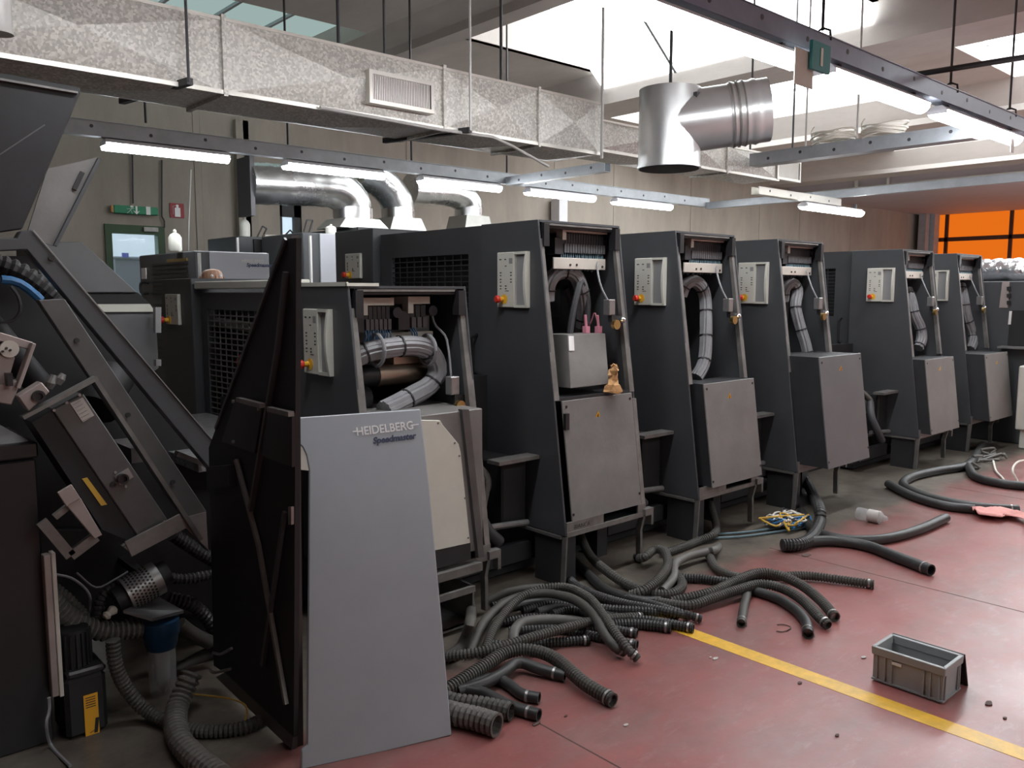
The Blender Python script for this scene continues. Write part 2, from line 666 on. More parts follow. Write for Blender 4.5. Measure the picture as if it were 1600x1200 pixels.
# ceiling slab with skylight openings (x0, x1, y0, y1)
SKY = [(2.6, 6.15, 9.6, 12.2), (6.85, 9.93, 4.7, 8.9), (10.95, 15.0, -1.5, 4.75), (16.3, 20.5, 3.0, 9.0), (12.2, 15.0, 6.0, 11.0), (1.5, 6.0, -6.2, -3.4), (16.3, 20.5, -5.0, 1.5)]  # last three are added to light the hall, no such skylights known
xs = sorted({X0, XE} | {s[0] for s in SKY} | {s[1] for s in SKY})
ys = sorted({Y0, YW} | {s[2] for s in SKY} | {s[3] for s in SKY})
cb = MB()
for a, b_ in zip(xs, xs[1:]):
    run = None
    for c, d in zip(ys, ys[1:]):
        mx, my = (a + b_) / 2, (c + d) / 2
        hole = any(s[0] < mx < s[1] and s[2] < my < s[3] for s in SKY)
        if hole:
            if run is not None:
                cb.box(a, b_, run, c, ZC, ZC + 0.15)
                run = None
        elif run is None:
            run = c
    if run is not None:
        cb.box(a, b_, run, YW, ZC, ZC + 0.15)
ceil = struct(put('ceiling', cb, 'ceiling_concrete'))
for i, s in enumerate(SKY):
    if i == 1:      # shed light: glazing leaning over the beam, concrete wing opposite
        pb, pt = (9.90, 4.72), (8.40, 5.90)
        wn = struct(put('window_2', MB().ext([(pb[0], s[2], pb[1]), (pt[0], s[2], pt[1]), (pt[0] + .02, s[2], pt[1] + .02), (pb[0] + .02, s[2], pb[1] + .02)], (0, s[3] - s[2], 0)), 'sky_pane'))
        wing = [(6.85, 4.95), (7.15, 5.16), (7.55, 5.45), (8.0, 5.72), (8.40, 5.90), (8.42, 6.0), (7.9, 5.85), (7.4, 5.56), (6.85, 5.15)]
        put('window_frame', MB().ext([(a, s[2], z) for a, z in wing], (0, s[3] - s[2], 0)), 'ceiling_concrete', wn)
        for yy in (s[2] - .1 + .02, s[3] - .02):
            put('end_wall', MB().ext([(6.85, yy, 4.95), (9.95, yy, 4.95), (9.95, yy, 6.0), (6.85, yy, 6.0)], (0, .1, 0)), 'ceiling_concrete', wn)
        for yy in (6.1, 7.5):
            put('mullion', MB().bar((pb[0] - .02, yy, pb[1] - .02), (pt[0] - .02, yy, pt[1] - .02), .04, .04), 'tray_grey', wn)
        continue
    wn = put('window_%d' % (i + 1), MB().box(s[0], s[1], s[2], s[3], ZC + 0.28, ZC + 0.30), 'sky_pane_green' if i == 0 else 'sky_pane')
    struct(wn)
    fr = MB()
    t = 0.06
    fr.box(s[0] - t, s[0], s[2], s[3], ZC + 0.15, ZC + 0.3).box(s[1], s[1] + t, s[2], s[3], ZC + 0.15, ZC + 0.3)
    fr.box(s[0] - t, s[1] + t, s[2] - t, s[2], ZC + 0.15, ZC + 0.3).box(s[0] - t, s[1] + t, s[3], s[3] + t, ZC + 0.15, ZC + 0.3)
    put('window_frame', fr, 'ceiling_concrete', wn)
    k = 5 if i == 0 else 3
    for j in range(1, k):
        xx = s[0] + (s[1] - s[0]) * j / k
        put('mullion', MB().box(xx - 0.02, xx + 0.02, s[2], s[3], ZC + 0.24, ZC + 0.279), 'tray_grey', wn)
# roof beams running across the hall, wing shaped
for i, (bx, bw, bz) in enumerate(((-1.9, 0.8, 4.5), (6.62, 0.26, 4.72), (10.38, 0.82, 4.5), (15.6, 0.8, 4.5), (21.1, 0.8, 4.5), (26.0, 0.8, 4.5))):
    h = bw / 2
    pr = [(bx - h, bz), (bx + h, bz), (bx + h + .02, bz + 0.10), (bx + h + .35, ZC), (bx - h - .35, ZC), (bx - h - .02, bz + 0.10)]
    if i == 2:
        pr = [(bx - h, bz), (bx + h, bz), (bx + h + .02, bz + 0.10), (bx + h + .10, ZC), (bx - h - .10, ZC), (bx - h - .02, bz + 0.10)]
    struct(put('beam', MB().ext([(a, Y0, z) for a, z in pr], (0, YW - Y0, 0)), 'ceiling_concrete'))['label'] = 'concrete roof beam crossing the hall under the ceiling'
# dropped soffit in front of the loading door, with its rail
sof = struct(put('soffit', MB().box(21.7, XE, 1.0, YW, 4.30, 4.62).box(21.7, 21.95, 1.0, YW, 4.62, ZC), 'soffit_lilac'))
put('rail', MB().box(21.62, 21.70, 1.0, YW, 4.26, 4.36), 'rod_white', sof)
# loading door of orange sheets
ld = put('door_1', MB().box(XE + 0.06, XE + 0.08, 5.0, 12.1, 0, 4.35), 'orange_pvc')
struct(ld)
for yy in (11.75, 9.72, 7.7, 5.7):
    put('mullion', MB().box(XE - 0.02, XE + 0.06, yy - 0.055, yy + 0.055, 0, 4.35), 'door_frame_brown', ld)
for zz in (0.8, 1.7, 2.55, 3.44):
    put('crossbar', MB().box(XE - 0.02, XE + 0.06, 5.0, 12.1, zz - 0.07, zz + 0.07), 'door_frame_brown', ld)
pil = struct(put('pillar', MB().box(30.0, 30.3, 12.05, 12.3, 0, 4.3).box(30.35, 30.75, 11.9, 12.4, 0, 4.3), 'tray_grey'))
pil['label'] = 'pale steel column beside the orange loading door'

# door in the back wall
d2 = put('door_2', MB().box(dxl, dxl + .09, YW - .03, YW + .12, 0, dzt).box(dxr - .10, dxr, YW - .03, YW + .12, 0, dzt).box(dxl + .09, dxr - .10, YW - .03, YW + .12, dzt - .12, dzt), 'green_frame')
struct(d2)
dg = P(210, 361, y=YW).z
dm = P(210, 430, y=YW).z
put('pane', MB().box(dxl + .09, dxr - .10, YW + .03, YW + .04, 0.3, dg), 'window_glass', d2)
put('closer', MB().box(dxr - .30, dxr - .10, YW - .06, YW - .0, dg + .0, dg + .06), 'bare_steel', d2)
# yard seen through the door
yd = put('yard_ground', MB().box(-2, 9, YW + .3, YW + 12, -0.05, 0.0), 'outside_green')
struct(yd)
put('yard_wall', MB().box(-2, 9, YW + 9, YW + 9.2, 0, 5), 'outside_white', yd)
wt = tag(put('waste_bin', MB().box(P(178, 405, y=15).x, P(225, 405, y=15).x, 15, 15.7, 0, P(200, 405, y=15).z).box(P(176, 405, y=15).x, P(229, 405, y=15).x, 14.95, 15.75, P(200, 405, y=15).z, P(200, 401, y=15).z), 'outside_bin', bevel=.02), 'dark grey wheeled bin standing outside behind the glass door', 'bin')
put('sticker', MB().box(P(192, 398, y=14.9).x, P(202, 398, y=14.9).x, 14.93, 14.96, P(195, 402, y=14.9).z, P(195, 395, y=14.9).z), 'outside_blue', wt)
# window in the back wall
w7 = put('window_8', MB().box(wxl, wxr, YW + .02, YW + .1, wzt - .28, wzt).box(wxl, wxl + .05, YW + .02, YW + .1, wzb, wzt).box(wxr - .12, wxr, YW + .02, YW + .1, wzb, wzt), 'black_cast')
struct(w7)
put('pane', MB().box(wxl + .05, wxr - .12, YW + .06, YW + .07, wzb, wzt - .28), 'window_glass', w7)
struct(put('yard_screen', MB().box(wxl - 2, wxr + 2, YW + 4, YW + 4.1, 0, 5), 'outside_white'))
# signs on the back wall
def on_wall(px, py, dy=0.0):
    return P(px, py, y=YW - dy)
es = thing('exit_sign', 'long green emergency exit sign above the green framed door', 'sign', on_wall(210, 334))
a, b_ = on_wall(177, 320, .06), on_wall(247, 337, .06)
put('board', MB().box(a.x, b_.x, YW - .08, YW - .01, b_.z, a.z), 'green_sign', es, bevel=.01)
zc = (a.z + b_.z) / 2
put('end_cap', MB().box(a.x - .03, a.x, YW - .07, YW - .01, b_.z + .01, a.z - .01), 'rag_orange', es)
yy = YW - .083
rx = a.x + .22
put('running_figure', MB().box(rx, rx + .04, yy, yy + .004, zc + .035, zc + .06).bar((rx - .005, yy, zc - .005), (rx + .02, yy, zc + .03), .03, .004).bar((rx - .005, yy, zc - .005), (rx - .05, yy, zc - .05), .015, .004).bar((rx - .005, yy, zc - .005), (rx + .02, yy, zc - .055), .015, .004).bar((rx - .05, yy, zc + .01), (rx + .05, yy, zc + .022), .012, .004), 'letter_white', es)
ax = (a.x + b_.x) / 2
put('arrow', MB().box(ax - .012, ax + .012, yy, yy + .004, zc - .03, zc + .055).ext([(ax - .045, yy, zc - .005), (ax, yy, zc - .06), (ax + .045, yy, zc - .005), (ax, yy, zc - .03)], (0, .004, 0)), 'letter_white', es)
rx = b_.x - .17
put('door_symbol', MB().box(rx, rx + .06, yy, yy + .004, zc - .055, zc + .06), 'letter_white', es)
fs = thing('fire_extinguisher_sign', 'square red sign with white extinguisher symbol on back wall', 'sign', on_wall(276, 341))
a, b_ = on_wall(265, 317, .01), on_wall(288, 341, .01)
put('plate', MB().box(a.x, b_.x, YW - .015, YW - .002, b_.z, a.z), 'red_sign', fs)
cx, cz = (a.x + b_.x) / 2, (a.z + b_.z) / 2
put('symbol', MB().box(cx - .035, cx + .045, YW - .02, YW - .0155, cz - .09, cz + .04).box(cx - .012, cx + .022, YW - .02, YW - .0155, cz + .04, cz + .085).bar((cx - .06, YW - .018, cz - .06), (cx - .06, YW - .018, cz + .06), .012, .004).bar((cx - .06, YW - .018, cz + .06), (cx, YW - .018, cz + .075), .012, .004), 'letter_white', fs)
cond = [on_wall(207, 240, .03), on_wall(208, 318, .03)]
tag(put('conduit', MB().tube(cond, .012), 'rod_dark'), 'thin conduit dropping to the green exit sign', 'conduit')
tag(put('conduit', MB().tube([on_wall(253, 250, .03), on_wall(253, 338, .03), on_wall(257, 345, .03), on_wall(257, 356, .03)], .012), 'rod_dark'), 'thin conduit running down to the door frame corner', 'conduit')
tag(put('wall_rod', MB().tube([P(298, 265, y=10.5), P(295, 345, y=10.5), P(294, 400, y=10.5), Vector((P(294, 400, y=10.5).x, 10.5, 0))], .01), 'rod_white'), 'pale upright rod standing in front of the back wall', 'rod')
for px, nm in ((380, 'first'), (391, 'second')):
    q = on_wall(px, 300, .06)
    tag(put('wall_duct', MB().box(q.x - .10, q.x + .10, YW - .1, YW - .005, 0, 4.2), 'wall_concrete'), 'flat vertical duct on the back wall, %s from the window' % ('farther one' if nm == 'first' else 'nearer one'), 'duct')
q = P(875, 330, y=12.3)
tag(put('wall_post', MB().box(q.x - .12, q.x + .12, 12.2, 12.44, 0, P(875, 311, y=12.3).z), 'lamp_white'), 'bright white upright post against the back wall', 'post')

# ================================================================== PRINTING UNITS
TW = 0.67


def yf(z):
    return 3.05 + 0.1335 * (z - 0.29)


def frame_poly(ring_out, ring_in, off):
    """plate with a four-sided hole, extruded by off"""
    mb = MB()
    for i in range(4):
        j = (i + 1) % 4
        mb.ext([ring_out[i], ring_out[j], ring_in[j], ring_in[i]], off)
    return mb


def control_panel(u, x0, y1, y0, z0, z1, handle=True):
    """cream keypad on the face x = x0 looking towards -x; y1 > y0"""
    t = 0.022
    w = y1 - y0
    ys = y0 + (w * 0.42 if handle else 0)
    cp = put('control_panel', MB().box(x0 - t, x0, ys, y1, z0, z1), 'cream_plastic', u, bevel=.004)
    if handle:
        put('handle_recess', MB().box(x0 - .004, x0 + .001, y0 + .012, ys, z0 + .012, z1 - .012), 'recess_grey', cp)
        n = 8
        hb = MB()
        for i in range(n):
            za, zb = z0 + (z1 - z0) * i / n, z0 + (z1 - z0) * (i + 1) / n
            ba, bb = .018 * math.sin(math.pi * i / n), .018 * math.sin(math.pi * (i + 1) / n)
            hb.hexa([(x0 - t - ba, y0, za), (x0, y0, za), (x0, y0 + .016, za), (x0 - t - ba, y0 + .016, za)],
                    [(x0 - t - bb, y0, zb), (x0, y0, zb), (x0, y0 + .016, zb), (x0 - t - bb, y0 + .016, zb)])
        hb.box(x0 - t, x0, y0 + .016, ys, z1 - .014, z1).box(x0 - t, x0, y0 + .016, ys, z0, z0 + .014)
        put('handle', hb, 'cream_plastic', cp)
    h = z1 - z0
    k = MB()
    yl, yr = y1 - .018, ys + .012
    xs_ = x0 - t - .0008
    mid = (yl + yr) / 2

    def mark(y, z, a, b):
        k.box(xs_, x0 - t + .0005, y - a / 2, y + a / 2, z - b / 2, z + b / 2)
    mark(yl - .012, z1 - h * .13, .018, .006)
    mark(mid + .004, z1 - h * .13, .014, .006)
    put('display', MB().box(xs_, x0 - t + .0005, yr + .002, yr + .03, z1 - h * .21, z1 - h * .11), 'recess_grey', cp)
    mark(mid, z1 - h * .25, .014, .005)
    for r in (.37, .42, .49, .54, .61, .66):
        mark(yl - .014, z1 - h * r, .015 if int(r * 100) % 2 else .012, .006)
        mark(yr + .014 if r < .6 else mid, z1 - h * r, .014, .006)
    mark(mid - .01, z1 - h * .70, .03, .004)
    put('key_marks', k, 'print_black', cp, stuff=True)
    ye, ze = y1 - .05, z0 + h * .15
    put('warning_ring', MB().cyl((x0 - t - .002, ye - .012, ze), (x0 - t + .001, ye - .012, ze), .027, 16), 'yellow_plastic', cp)
    put('button_collar', MB().cyl((x0 - t - .03, ye, ze), (x0 - t, ye, ze), .013, 12), 'yellow_plastic', cp)
    put('emergency_button', MB().lathe((x0 - t - .028, ye, ze), [(.013, 0), (.021, .006), (.021, .018), (.015, .026)], (-1, 0, 0), 16), 'red_button', cp, smooth=True)
    return cp


def limit_switch(u, px, py, yy, dx=0.0):
    c = P(px, py, y=yy) + Vector((dx, 0, 0))
    ls = put('limit_switch', MB().box(c.x - .026, c.x + .026, yy - .03, yy + .02, c.z - .045, c.z + .045), 'bare_steel', u, bevel=.004)
    put('switch_arm', MB().box(c.x - .005, c.x + .03, yy - .03, yy, c.z - .085, c.z - .045).box(c.x + .03, c.x + .085, yy - .025, yy, c.z - .095, c.z - .05), 'black_plastic', ls)
    put('roller', MB().cyl((c.x + .015, yy - .055, c.z - .10), (c.x + .015, yy - .03, c.z - .10), .028, 16), 'brass', ls)
    put('stop_ball', MB().lathe((c.x + .085, yy - .03, c.z - .075), [(.001, -.02), (.017, -.01), (.02, 0), (.017, .01), (.001, .02)], (1, 0, 0), 12), 'chrome', ls, smooth=True)
    return ls


def bundle(u, pts, r, strands=8, name='cable_bundle', tie_every=0.19, m='cable_grey'):
    path = smooth_path(pts, 0.03)
    mb = MB()
    t0 = (path[1] - path[0]).normalized()
    n0 = t0.orthogonal().normalized()
    offs = []
    uu = n0
    frames = []
    for i, p in enumerate(path):
        t = (path[min(i + 1, len(path) - 1)] - path[max(i - 1, 0)]).normalized()
        uu = (uu - t * uu.dot(t)).normalized()
        frames.append((p, uu.copy(), t.cross(uu)))
    rs = r * 0.36
    for k in range(strands):
        a = 2 * math.pi * k / strands
        mb.tube([p + (e1 * math.cos(a + .02 * i) + e2 * math.sin(a + .02 * i)) * (r - rs) for i, (p, e1, e2) in enumerate(frames)], rs, 6)
    mb.tube([f[0] for f in frames], r * .5, 6)
    b = put(name, mb, m, u, smooth=True)
    n = int(tie_every / 0.03)
    for i in range(2, len(path) - 1, max(2, n)):
        t = (path[i + 1] - path[i - 1]).normalized()
        put('cable_tie', MB().cyl(path[i] - t * .004, path[i] + t * .004, r * 1.08, 12), 'black_plastic', b)
    return b


def warn_sign(u, c, s, nrm):
    """yellow triangle centred at c on a face whose outward normal is about nrm"""
    nrm = Vector(nrm).normalized()
    x = Vector((1, 0, 0))
    y = nrm.cross(x).normalized() * -1
    if y.z < 0:
        y = -y
    c = Vector(c) + nrm * .0015
    tri = [c + x * s * math.cos(a) + y * s * math.sin(a) for a in (math.pi / 2, math.pi * 7 / 6, math.pi * 11 / 6)]
    ws = put('warning_sign', MB().ext(tri, -nrm * .0012), 'yellow_sign', u)
    q = c + nrm * .0006
    z1, z2, z3 = q + y * s * .45, q + x * s * .08 + y * .0, q - y * s * .35
    put('bolt_mark', MB().bar(z1 + x * s * .12, q - x * s * .1, s * .14, .0006, nrm).bar(q - x * s * .12, q + x * s * .14, s * .12, .0006, nrm).bar(q + x * s * .12, z3, s * .14, .0006, nrm), 'print_black', ws)
    return ws


def tower_shell(u, x0, top):
    x1 = x0 + TW
    yb = 3.75
    side = [(yf(.29), .29), (yf(top), top), (yb, top), (yb, .29)]
    put('side_panel', MB().ext([(x0, y, z) for y, z in side], (.014, 0, 0)), 'anthracite', u, bevel=.003)
    put('side_panel', MB().ext([(x1 - .014, y, z) for y, z in side], (.014, 0, 0)), 'anthracite', u, bevel=.003)
    put('top_panel', MB().box(x0 + .014, x1 - .014, yf(top), yb, top - .012, top), 'anthracite', u)
    put('rear_panel', MB().box(x0 + .014, x1 - .014, 3.66, 3.68, .29, top - .012), 'black_inside', u)
    put('bottom_panel', MB().box(x0 + .014, x1 - .014, yf(.29) + .02, 3.66, .29, .30), 'black_inside', u)
    # slanted steel door jambs
    for xa, xb in ((x0 + .002, x0 + .040), (x1 - .044, x1 - .004)):
        zb = 1.02
        put('door_jamb', MB().hexa([(xa, yf(zb) - .004, zb), (xb, yf(zb) - .004, zb), (xb, yf(zb) + .03, zb), (xa, yf(zb) + .03, zb)],
                                   [(xa, yf(top) - .004, top - .1), (xb, yf(top) - .004, top - .1), (xb, yf(top) + .02, top - .1), (xa, yf(top) + .02, top - .1)]), 'worn_steel', u)
    put('lintel', MB().box(x0 + .04, x1 - .05, yf(top) + .01, yf(top) + .05, top - .04, top - .012), 'black_plastic', u)
    put('lintel_rail', MB().box(x0 + .05, x1 - .07, yf(top) - .002, yf(top) + .010, top - .026, top - .016), 'worn_steel', u)
    for xx in (x0 + .03, x1 - .06):
        put('hinge_block', MB().box(xx, xx + .04, yf(top) - .02, yf(top) + .03, top - .14, top - .02), 'black_plastic', u)


def tower_base(u, x0):
    x1 = x0 + TW
    # sill with cut-out, lower jambs, legs, foot strip
    put('sill', MB().box(x0 + .005, x1, yf(.29) - .006, yf(.29) + .01, .285, .312).box(x0 + .005, x0 + .30, yf(.31) - .006, yf(.31) + .006, .312, .365).box(x1 - .07, x1, yf(.31) - .006, yf(.31) + .006, .312, .365), 'worn_steel', u)
    put('side_ledge', MB().box(x0 - .012, x0 + .014, 3.08, 3.6, .272, .288), 'worn_steel', u)
    put('lower_jamb', MB().hexa([(x1 - .035, yf(.36) - .012, .36), (x1 - .002, yf(.36) - .012, .36), (x1 - .002, yf(.36) + .01, .36), (x1 - .035, yf(.36) + .01, .36)],
                                [(x1 - .035, yf(.98) - .012, .98), (x1 - .002, yf(.98) - .012, .98), (x1 - .002, yf(.98) + .01, .98), (x1 - .035, yf(.98) + .01, .98)]), 'worn_steel', u)
    put('leg', MB().box(x0 + .01, x0 + .12, 3.09, 3.30, 0, .285), 'anthracite_dark', u)
    put('leg', MB().box(x1 - .14, x1 - .05, 3.30, 3.50, 0, .285), 'anthracite_dark', u)
    put('foot_strip', MB().bar((x0 + .006, 3.075, 0), (x0 + .006, 3.06, .285), .012, .03, (0, 1, 0)), 'worn_steel', u)
    put('foot_strip', MB().bar((x1 - .01, 3.080, .02), (x1 - .01, 3.085, .20), .02, .035, (0, 1, 0)).bar((x1 - .01, 3.085, .20), (x1 - .012, 3.05, .33), .02, .035, (0, 1, 0)), 'worn_steel', u)
    put('clamp', MB().box(x1 - .02, x1 + .055, 3.03, 3.07, .29, .33).box(x1 + .035, x1 + .055, 3.03, 3.07, .23, .29), 'worn_steel', u)


def side_gear(u, x0, gap=0.53):
    """castings, brackets, hubs between this tower and the one before"""
    put('machine_frame', MB().box(x0 - gap, x0 + TW, 3.70, 3.78, 0.06, 1.12).box(x0 - gap + .02, x0 + TW - .02, 3.78, 4.7, 0.0, 1.0), 'black_cast', u)
    put('bracket_bar', MB().bar((x0 - .30, 3.30, .70), (x0 - .005, 3.30, .70), .10, .02), 'worn_steel', u)
    put('bracket_bar', MB().bar((x0 - .30, 3.42, .30), (x0 - .005, 3.42, .30), .05, .02), 'worn_steel', u)
    bb = put('bearing_block', MB().box(x0 - .20, x0 - .02, 3.34, 3.70, .30, .68), 'black_cast', u, bevel=.01)
    put('hub', MB().lathe((x0 - .20, 3.50, .55), [(.075, 0), (.075, .02), (.055, .03), (.03, .03), (.028, .012)], (-1, 0, 0), 20), 'plate_steel', bb, smooth=True)
    put('lower_rod', MB().cyl((x0 - .42, 3.30, .36), (x0 - .05, 3.30, .33), .018, 10), 'bare_steel', u)
    put('pipe_elbow', MB().tube(smooth_path([(x0 - .35, 3.35, .62), (x0 - .42, 3.30, .50), (x0 - .38, 3.25, .36), (x0 - .30, 3.25, .28)], .04), .032, 10), 'cable_dark', u, smooth=True)
    put('pipe_elbow', MB().tube(smooth_path([(x0 - .40, 3.45, .75), (x0 - .30, 3.36, .62), (x0 - .33, 3.35, .45)], .04), .02, 8), 'hose_grey', u, smooth=True)
    put('base_beam', MB().box(x0 - gap, x0 + .02, 3.34, 3.40, .10, .20), 'anthracite_dark', u)
    put('drip_tray', MB().box(x0 - gap + .06, x0 + TW - .1, 3.42, 3.66, .02, .06), 'black_cast', u)


def guard(u, x0, top, y0=3.76, y1=4.88, grid=None, gm='anthracite_dark', louvre=False):
    gx = x0 + .05
    put('unit_body', MB().box(gx + .10, x0 + TW - .05, y0, y1, .9, top - .02), 'black_inside', u)
    ga, gb, za, zb = grid or (y0 + .17, y1 - .13, top - .62, top - .16)
    rin = [(gx, ga, za), (gx, gb, za), (gx, gb, zb), (gx, ga, zb)]
    rout = [(gx, y0, .6), (gx, y1, .6), (gx, y1, top), (gx, y0, top)]
    put('guard_frame', frame_poly(rout, rin, (.025, 0, 0)), 'anthracite', u)
    mb = MB()
    nr = max(6, int((zb - za) / .032))
    for i in range(1, nr):
        z = za + (zb - za) * i / nr
        if louvre:
            mb.box(gx + .002, gx + .022, ga, gb, z - .006, z + .006)
        else:
            mb.box(gx + .006, gx + .013, ga, gb, z - .0035, z + .0035)
    nc = max(3, int((gb - ga) / .075))
    for i in range(1, nc):
        y = ga + (gb - ga) * i / nc
        mb.box(gx + .008, gx + .014, y - .003, y + .003, za, zb)
    put('grille', mb, gm, u, stuff=True)
    put('guard_handle', MB().tube([(gx - .002, y0 + .09, top - .88), (gx - .05, y0 + .09, top - .86), (gx - .05, y0 + .09, top - .66), (gx - .002, y0 + .09, top - .64)], .011, 8), 'black_plastic', u, smooth=True)


def far_tower(u, x0, top, panel=True):
    t = put('operator_column', MB().box(x0, x0 + TW - .06, 4.90, 5.40, 0, top), 'anthracite', u, bevel=.004)
    if panel:
        a, b = P(543, 397, x=XT[0]), P(567, 435, x=XT[0])
        control_panel(u, x0, a.y, b.y, b.z, a.z, handle=False)


def relay_rail(u, x0, z0, xa, xb, n, yy=3.42):
    put('terminal_rail', MB().box(x0 + xa - .02, x0 + xb + .01, yy - .05, yy + .10, z0 + .115, z0 + .15).box(x0 + xa - .02, x0 + xa + .01, yy - .05, yy + .0, z0 + .07, z0 + .115), 'cream_plastic', u)
    r = MB()
    r2 = MB()
    wd = (xb - xa) / n
    for i in range(n):
        c = x0 + xa + wd * (i + .5)
        r2.box(c - wd * .42, c + wd * .42, yy - .03, yy + .06, z0 + .05, z0 + .11)
        r.box(c - wd * .38, c + wd * .38, yy - .045, yy + .04, z0, z0 + .05)
    put('relay_row', r, 'relay', u, stuff=True)
    put('socket_row', r2, 'relay_dark', u, stuff=True)
    put('end_block', MB().box(x0 + xa - .07, x0 + xa - .005, yy - .04, yy + .04, z0 - .01, z0 + .08), 'relay_dark', u)
    put('junction_disc', MB().cyl((x0 + xb + .03, yy - .05, z0 + .08), (x0 + xb + .03, yy + .02, z0 + .08), .026, 14), 'relay_dark', u)


def wires(u, x0, z0, xa, xb, n, z1, yy=3.40, m='cable_tealgrey', drift=-.05, name='wiring'):
    mb = MB()
    rnd = random.Random(3)
    for i in range(n):
        c = x0 + xa + (xb - xa) * (i + .5) / n
        a = Vector((c, yy - .01, z0))
        b = Vector((c + drift + rnd.uniform(-.015, .015), yy + .02, z1))
        mb.tube(smooth_path([a, a.lerp(b, .4) + Vector((0.01, -.02, 0)), b], .03), .0035, 5)
    put(name, mb, m, u, stuff=True)


def front_cover(u, x0, dy, z0, z1, xl, xr, m='taupe_cover', sign=True, lit=None):
    """box over the lower tower; its grey front stands dy before the slanted tower front"""
    a0, a1 = yf(z0) - dy, yf(z1) - dy
    fl = [(x0 + xl, a0, z0), (x0 + xr, a0, z0), (x0 + xr, a1, z1), (x0 + xl, a1, z1)]
    if dy > .02:
        bk0, bk1 = yf(z0) + .06, yf(z1) + .06
        put('cover_body', MB().hexa([(x0 + xl + .004, a0 + .008, z0 + .002), (x0 + xr - .004, a0 + .008, z0 + .002), (x0 + xr - .004, bk0, z0 + .002), (x0 + xl + .004, bk0, z0 + .002)],
                                    [(x0 + xl + .004, a1 + .008, z1 - .002), (x0 + xr - .004, a1 + .008, z1 - .002), (x0 + xr - .004, bk1 + .10, z1 - .002), (x0 + xl + .004, bk1 + .10, z1 - .002)]), 'anthracite_dark', u)
    fc = put('front_cover', MB().ext(fl, (0, .010, 0)), m, u, bevel=.002)
    for sx, sz in ((.02, .06), (.98, .10), (.05, .95), (.96, .95)):
        xx = x0 + xl + (xr - xl) * sx
        zz = z0 + (z1 - z0) * sz
        put('screw', MB().cyl((xx, yf(zz) - dy - .003, zz), (xx, yf(zz) - dy + .002, zz), .008, 8), 'black_plastic', fc)
    if sign:
        zz = z1 - .105
        warn_sign(u, (x0 + (xl + xr) / 2 - .02, yf(zz) - dy, zz), .03, (0, -1, -.13))
    return fc


# ---- first tall unit, the pattern for the others
XT = [3.136, 4.34, 5.56, 7.69, 8.94]
SETS = ['whose open box holds a grey module with pink plugs', 'with a long cable bundle and shallow grey cover box',
        'whose large slate cover box juts furthest out', 'following the wide gap, with taupe cover box', 'last of the row beside the foil duct']
LAB = ['dark printing unit tower %s' % s for s in SETS]
x0 = XT[0]
T1 = thing('printing_unit', LAB[0], 'printing unit', (x0, 3.05, 0), 'tall printing units of the near press')
tower_shell(T1, x0, 1.99)
tower_base(T1, x0)
side_gear(T1, x0)
guard(T1, x0, 1.99)
far_tower(T1, x0, 2.035)
a, b_ = P(781, 395, x=x0), P(828, 481, x=x0)
control_panel(T1, x0, a.y, b_.y, b_.z, a.z)
ra, rb_ = [P(q, 385, y=3.38).x - x0 for q in (873, 937)]
relay_rail(T1, x0, 1.825, ra, rb_, 16, 3.38)
wires(T1, x0, 1.825, ra - .02, rb_, 22, 1.72, 3.36)
a, b_ = P(864, 403, y=3.34), P(945, 422, y=3.34)
bp = put('bracket_plate', MB().box(a.x, b_.x, 3.335, 3.345, b_.z, a.z + .004), 'cream_metal', T1, bevel=.002)
for q in ((891, 414), (901, 414), (941, 417)):
    c = P(*q, y=3.334)
    put('bolt_hole', MB().cyl((c.x, 3.33, c.z), (c.x, 3.337, c.z), .007, 8), 'print_black', bp)
c = P(951, 480, y=3.22)
limit_switch(T1, 951, 480, 3.22)
put('switch_lead', MB().tube(smooth_path([P(938, 372, y=3.40), P(934, 400, y=3.36), P(934, 425, y=3.30), P(940, 450, y=3.25), P(950, 470, y=3.22)], .03), .006, 6), 'cable_grey', T1, smooth=True)
put('inner_plate', MB().box(x0 + .35, x0 + .52, 3.62, 3.65, 1.45, 1.62), 'relay_dark', T1)
put('inner_fitting', MB().box(x0 + .06, x0 + .16, 3.45, 3.6, 1.15, 1.27).lathe((x0 + .12, 3.5, 1.38), [(.05, 0), (.05, .07), (.03, .09)], (0, -.3, 1), 12), 'plate_steel', T1)
COMMON = [ch for ch in T1.children]
units = [T1]
for i in range(1, 5):
    c = T1.copy()
    COL.objects.link(c)
    c.location = (XT[i], 3.05, 0)
    c['label'] = LAB[i]
    for ch in COMMON:
        copy_tree(ch, c)
    units.append(c)

# what differs from tower to tower
dz = 0.0
U = units
bundle(U[0], [P(855, 470, y=3.46), P(857, 445, y=3.45), P(868, 428, y=3.44), P(886, 424, y=3.42), P(900, 432, y=3.40), P(908, 452, y=3.40), P(912, 480, y=3.42), P(910, 510, y=3.46)], .045, 9)
put('black_hose', MB().tube(smooth_path([P(889, 555, y=3.36), P(890, 525, y=3.36), P(895, 490, y=3.36), P(903, 455, y=3.36), P(908, 440, y=3.37), P(914, 455, y=3.38), P(918, 480, y=3.38), P(917, 505, y=3.38)], .03), .020, 8), 'cable_dark', U[0], smooth=True)
put('black_hose', MB().tube(smooth_path([P(884, 450, y=3.5), P(892, 470, y=3.5), P(898, 495, y=3.5), P(901, 520, y=3.5)], .03), .020, 8), 'cable_dark', U[0], smooth=True)
wires(U[0], x0, 1.74, .02, .12, 14, 1.60, 3.45, 'cable_grey', -.01, 'wire_tangle')
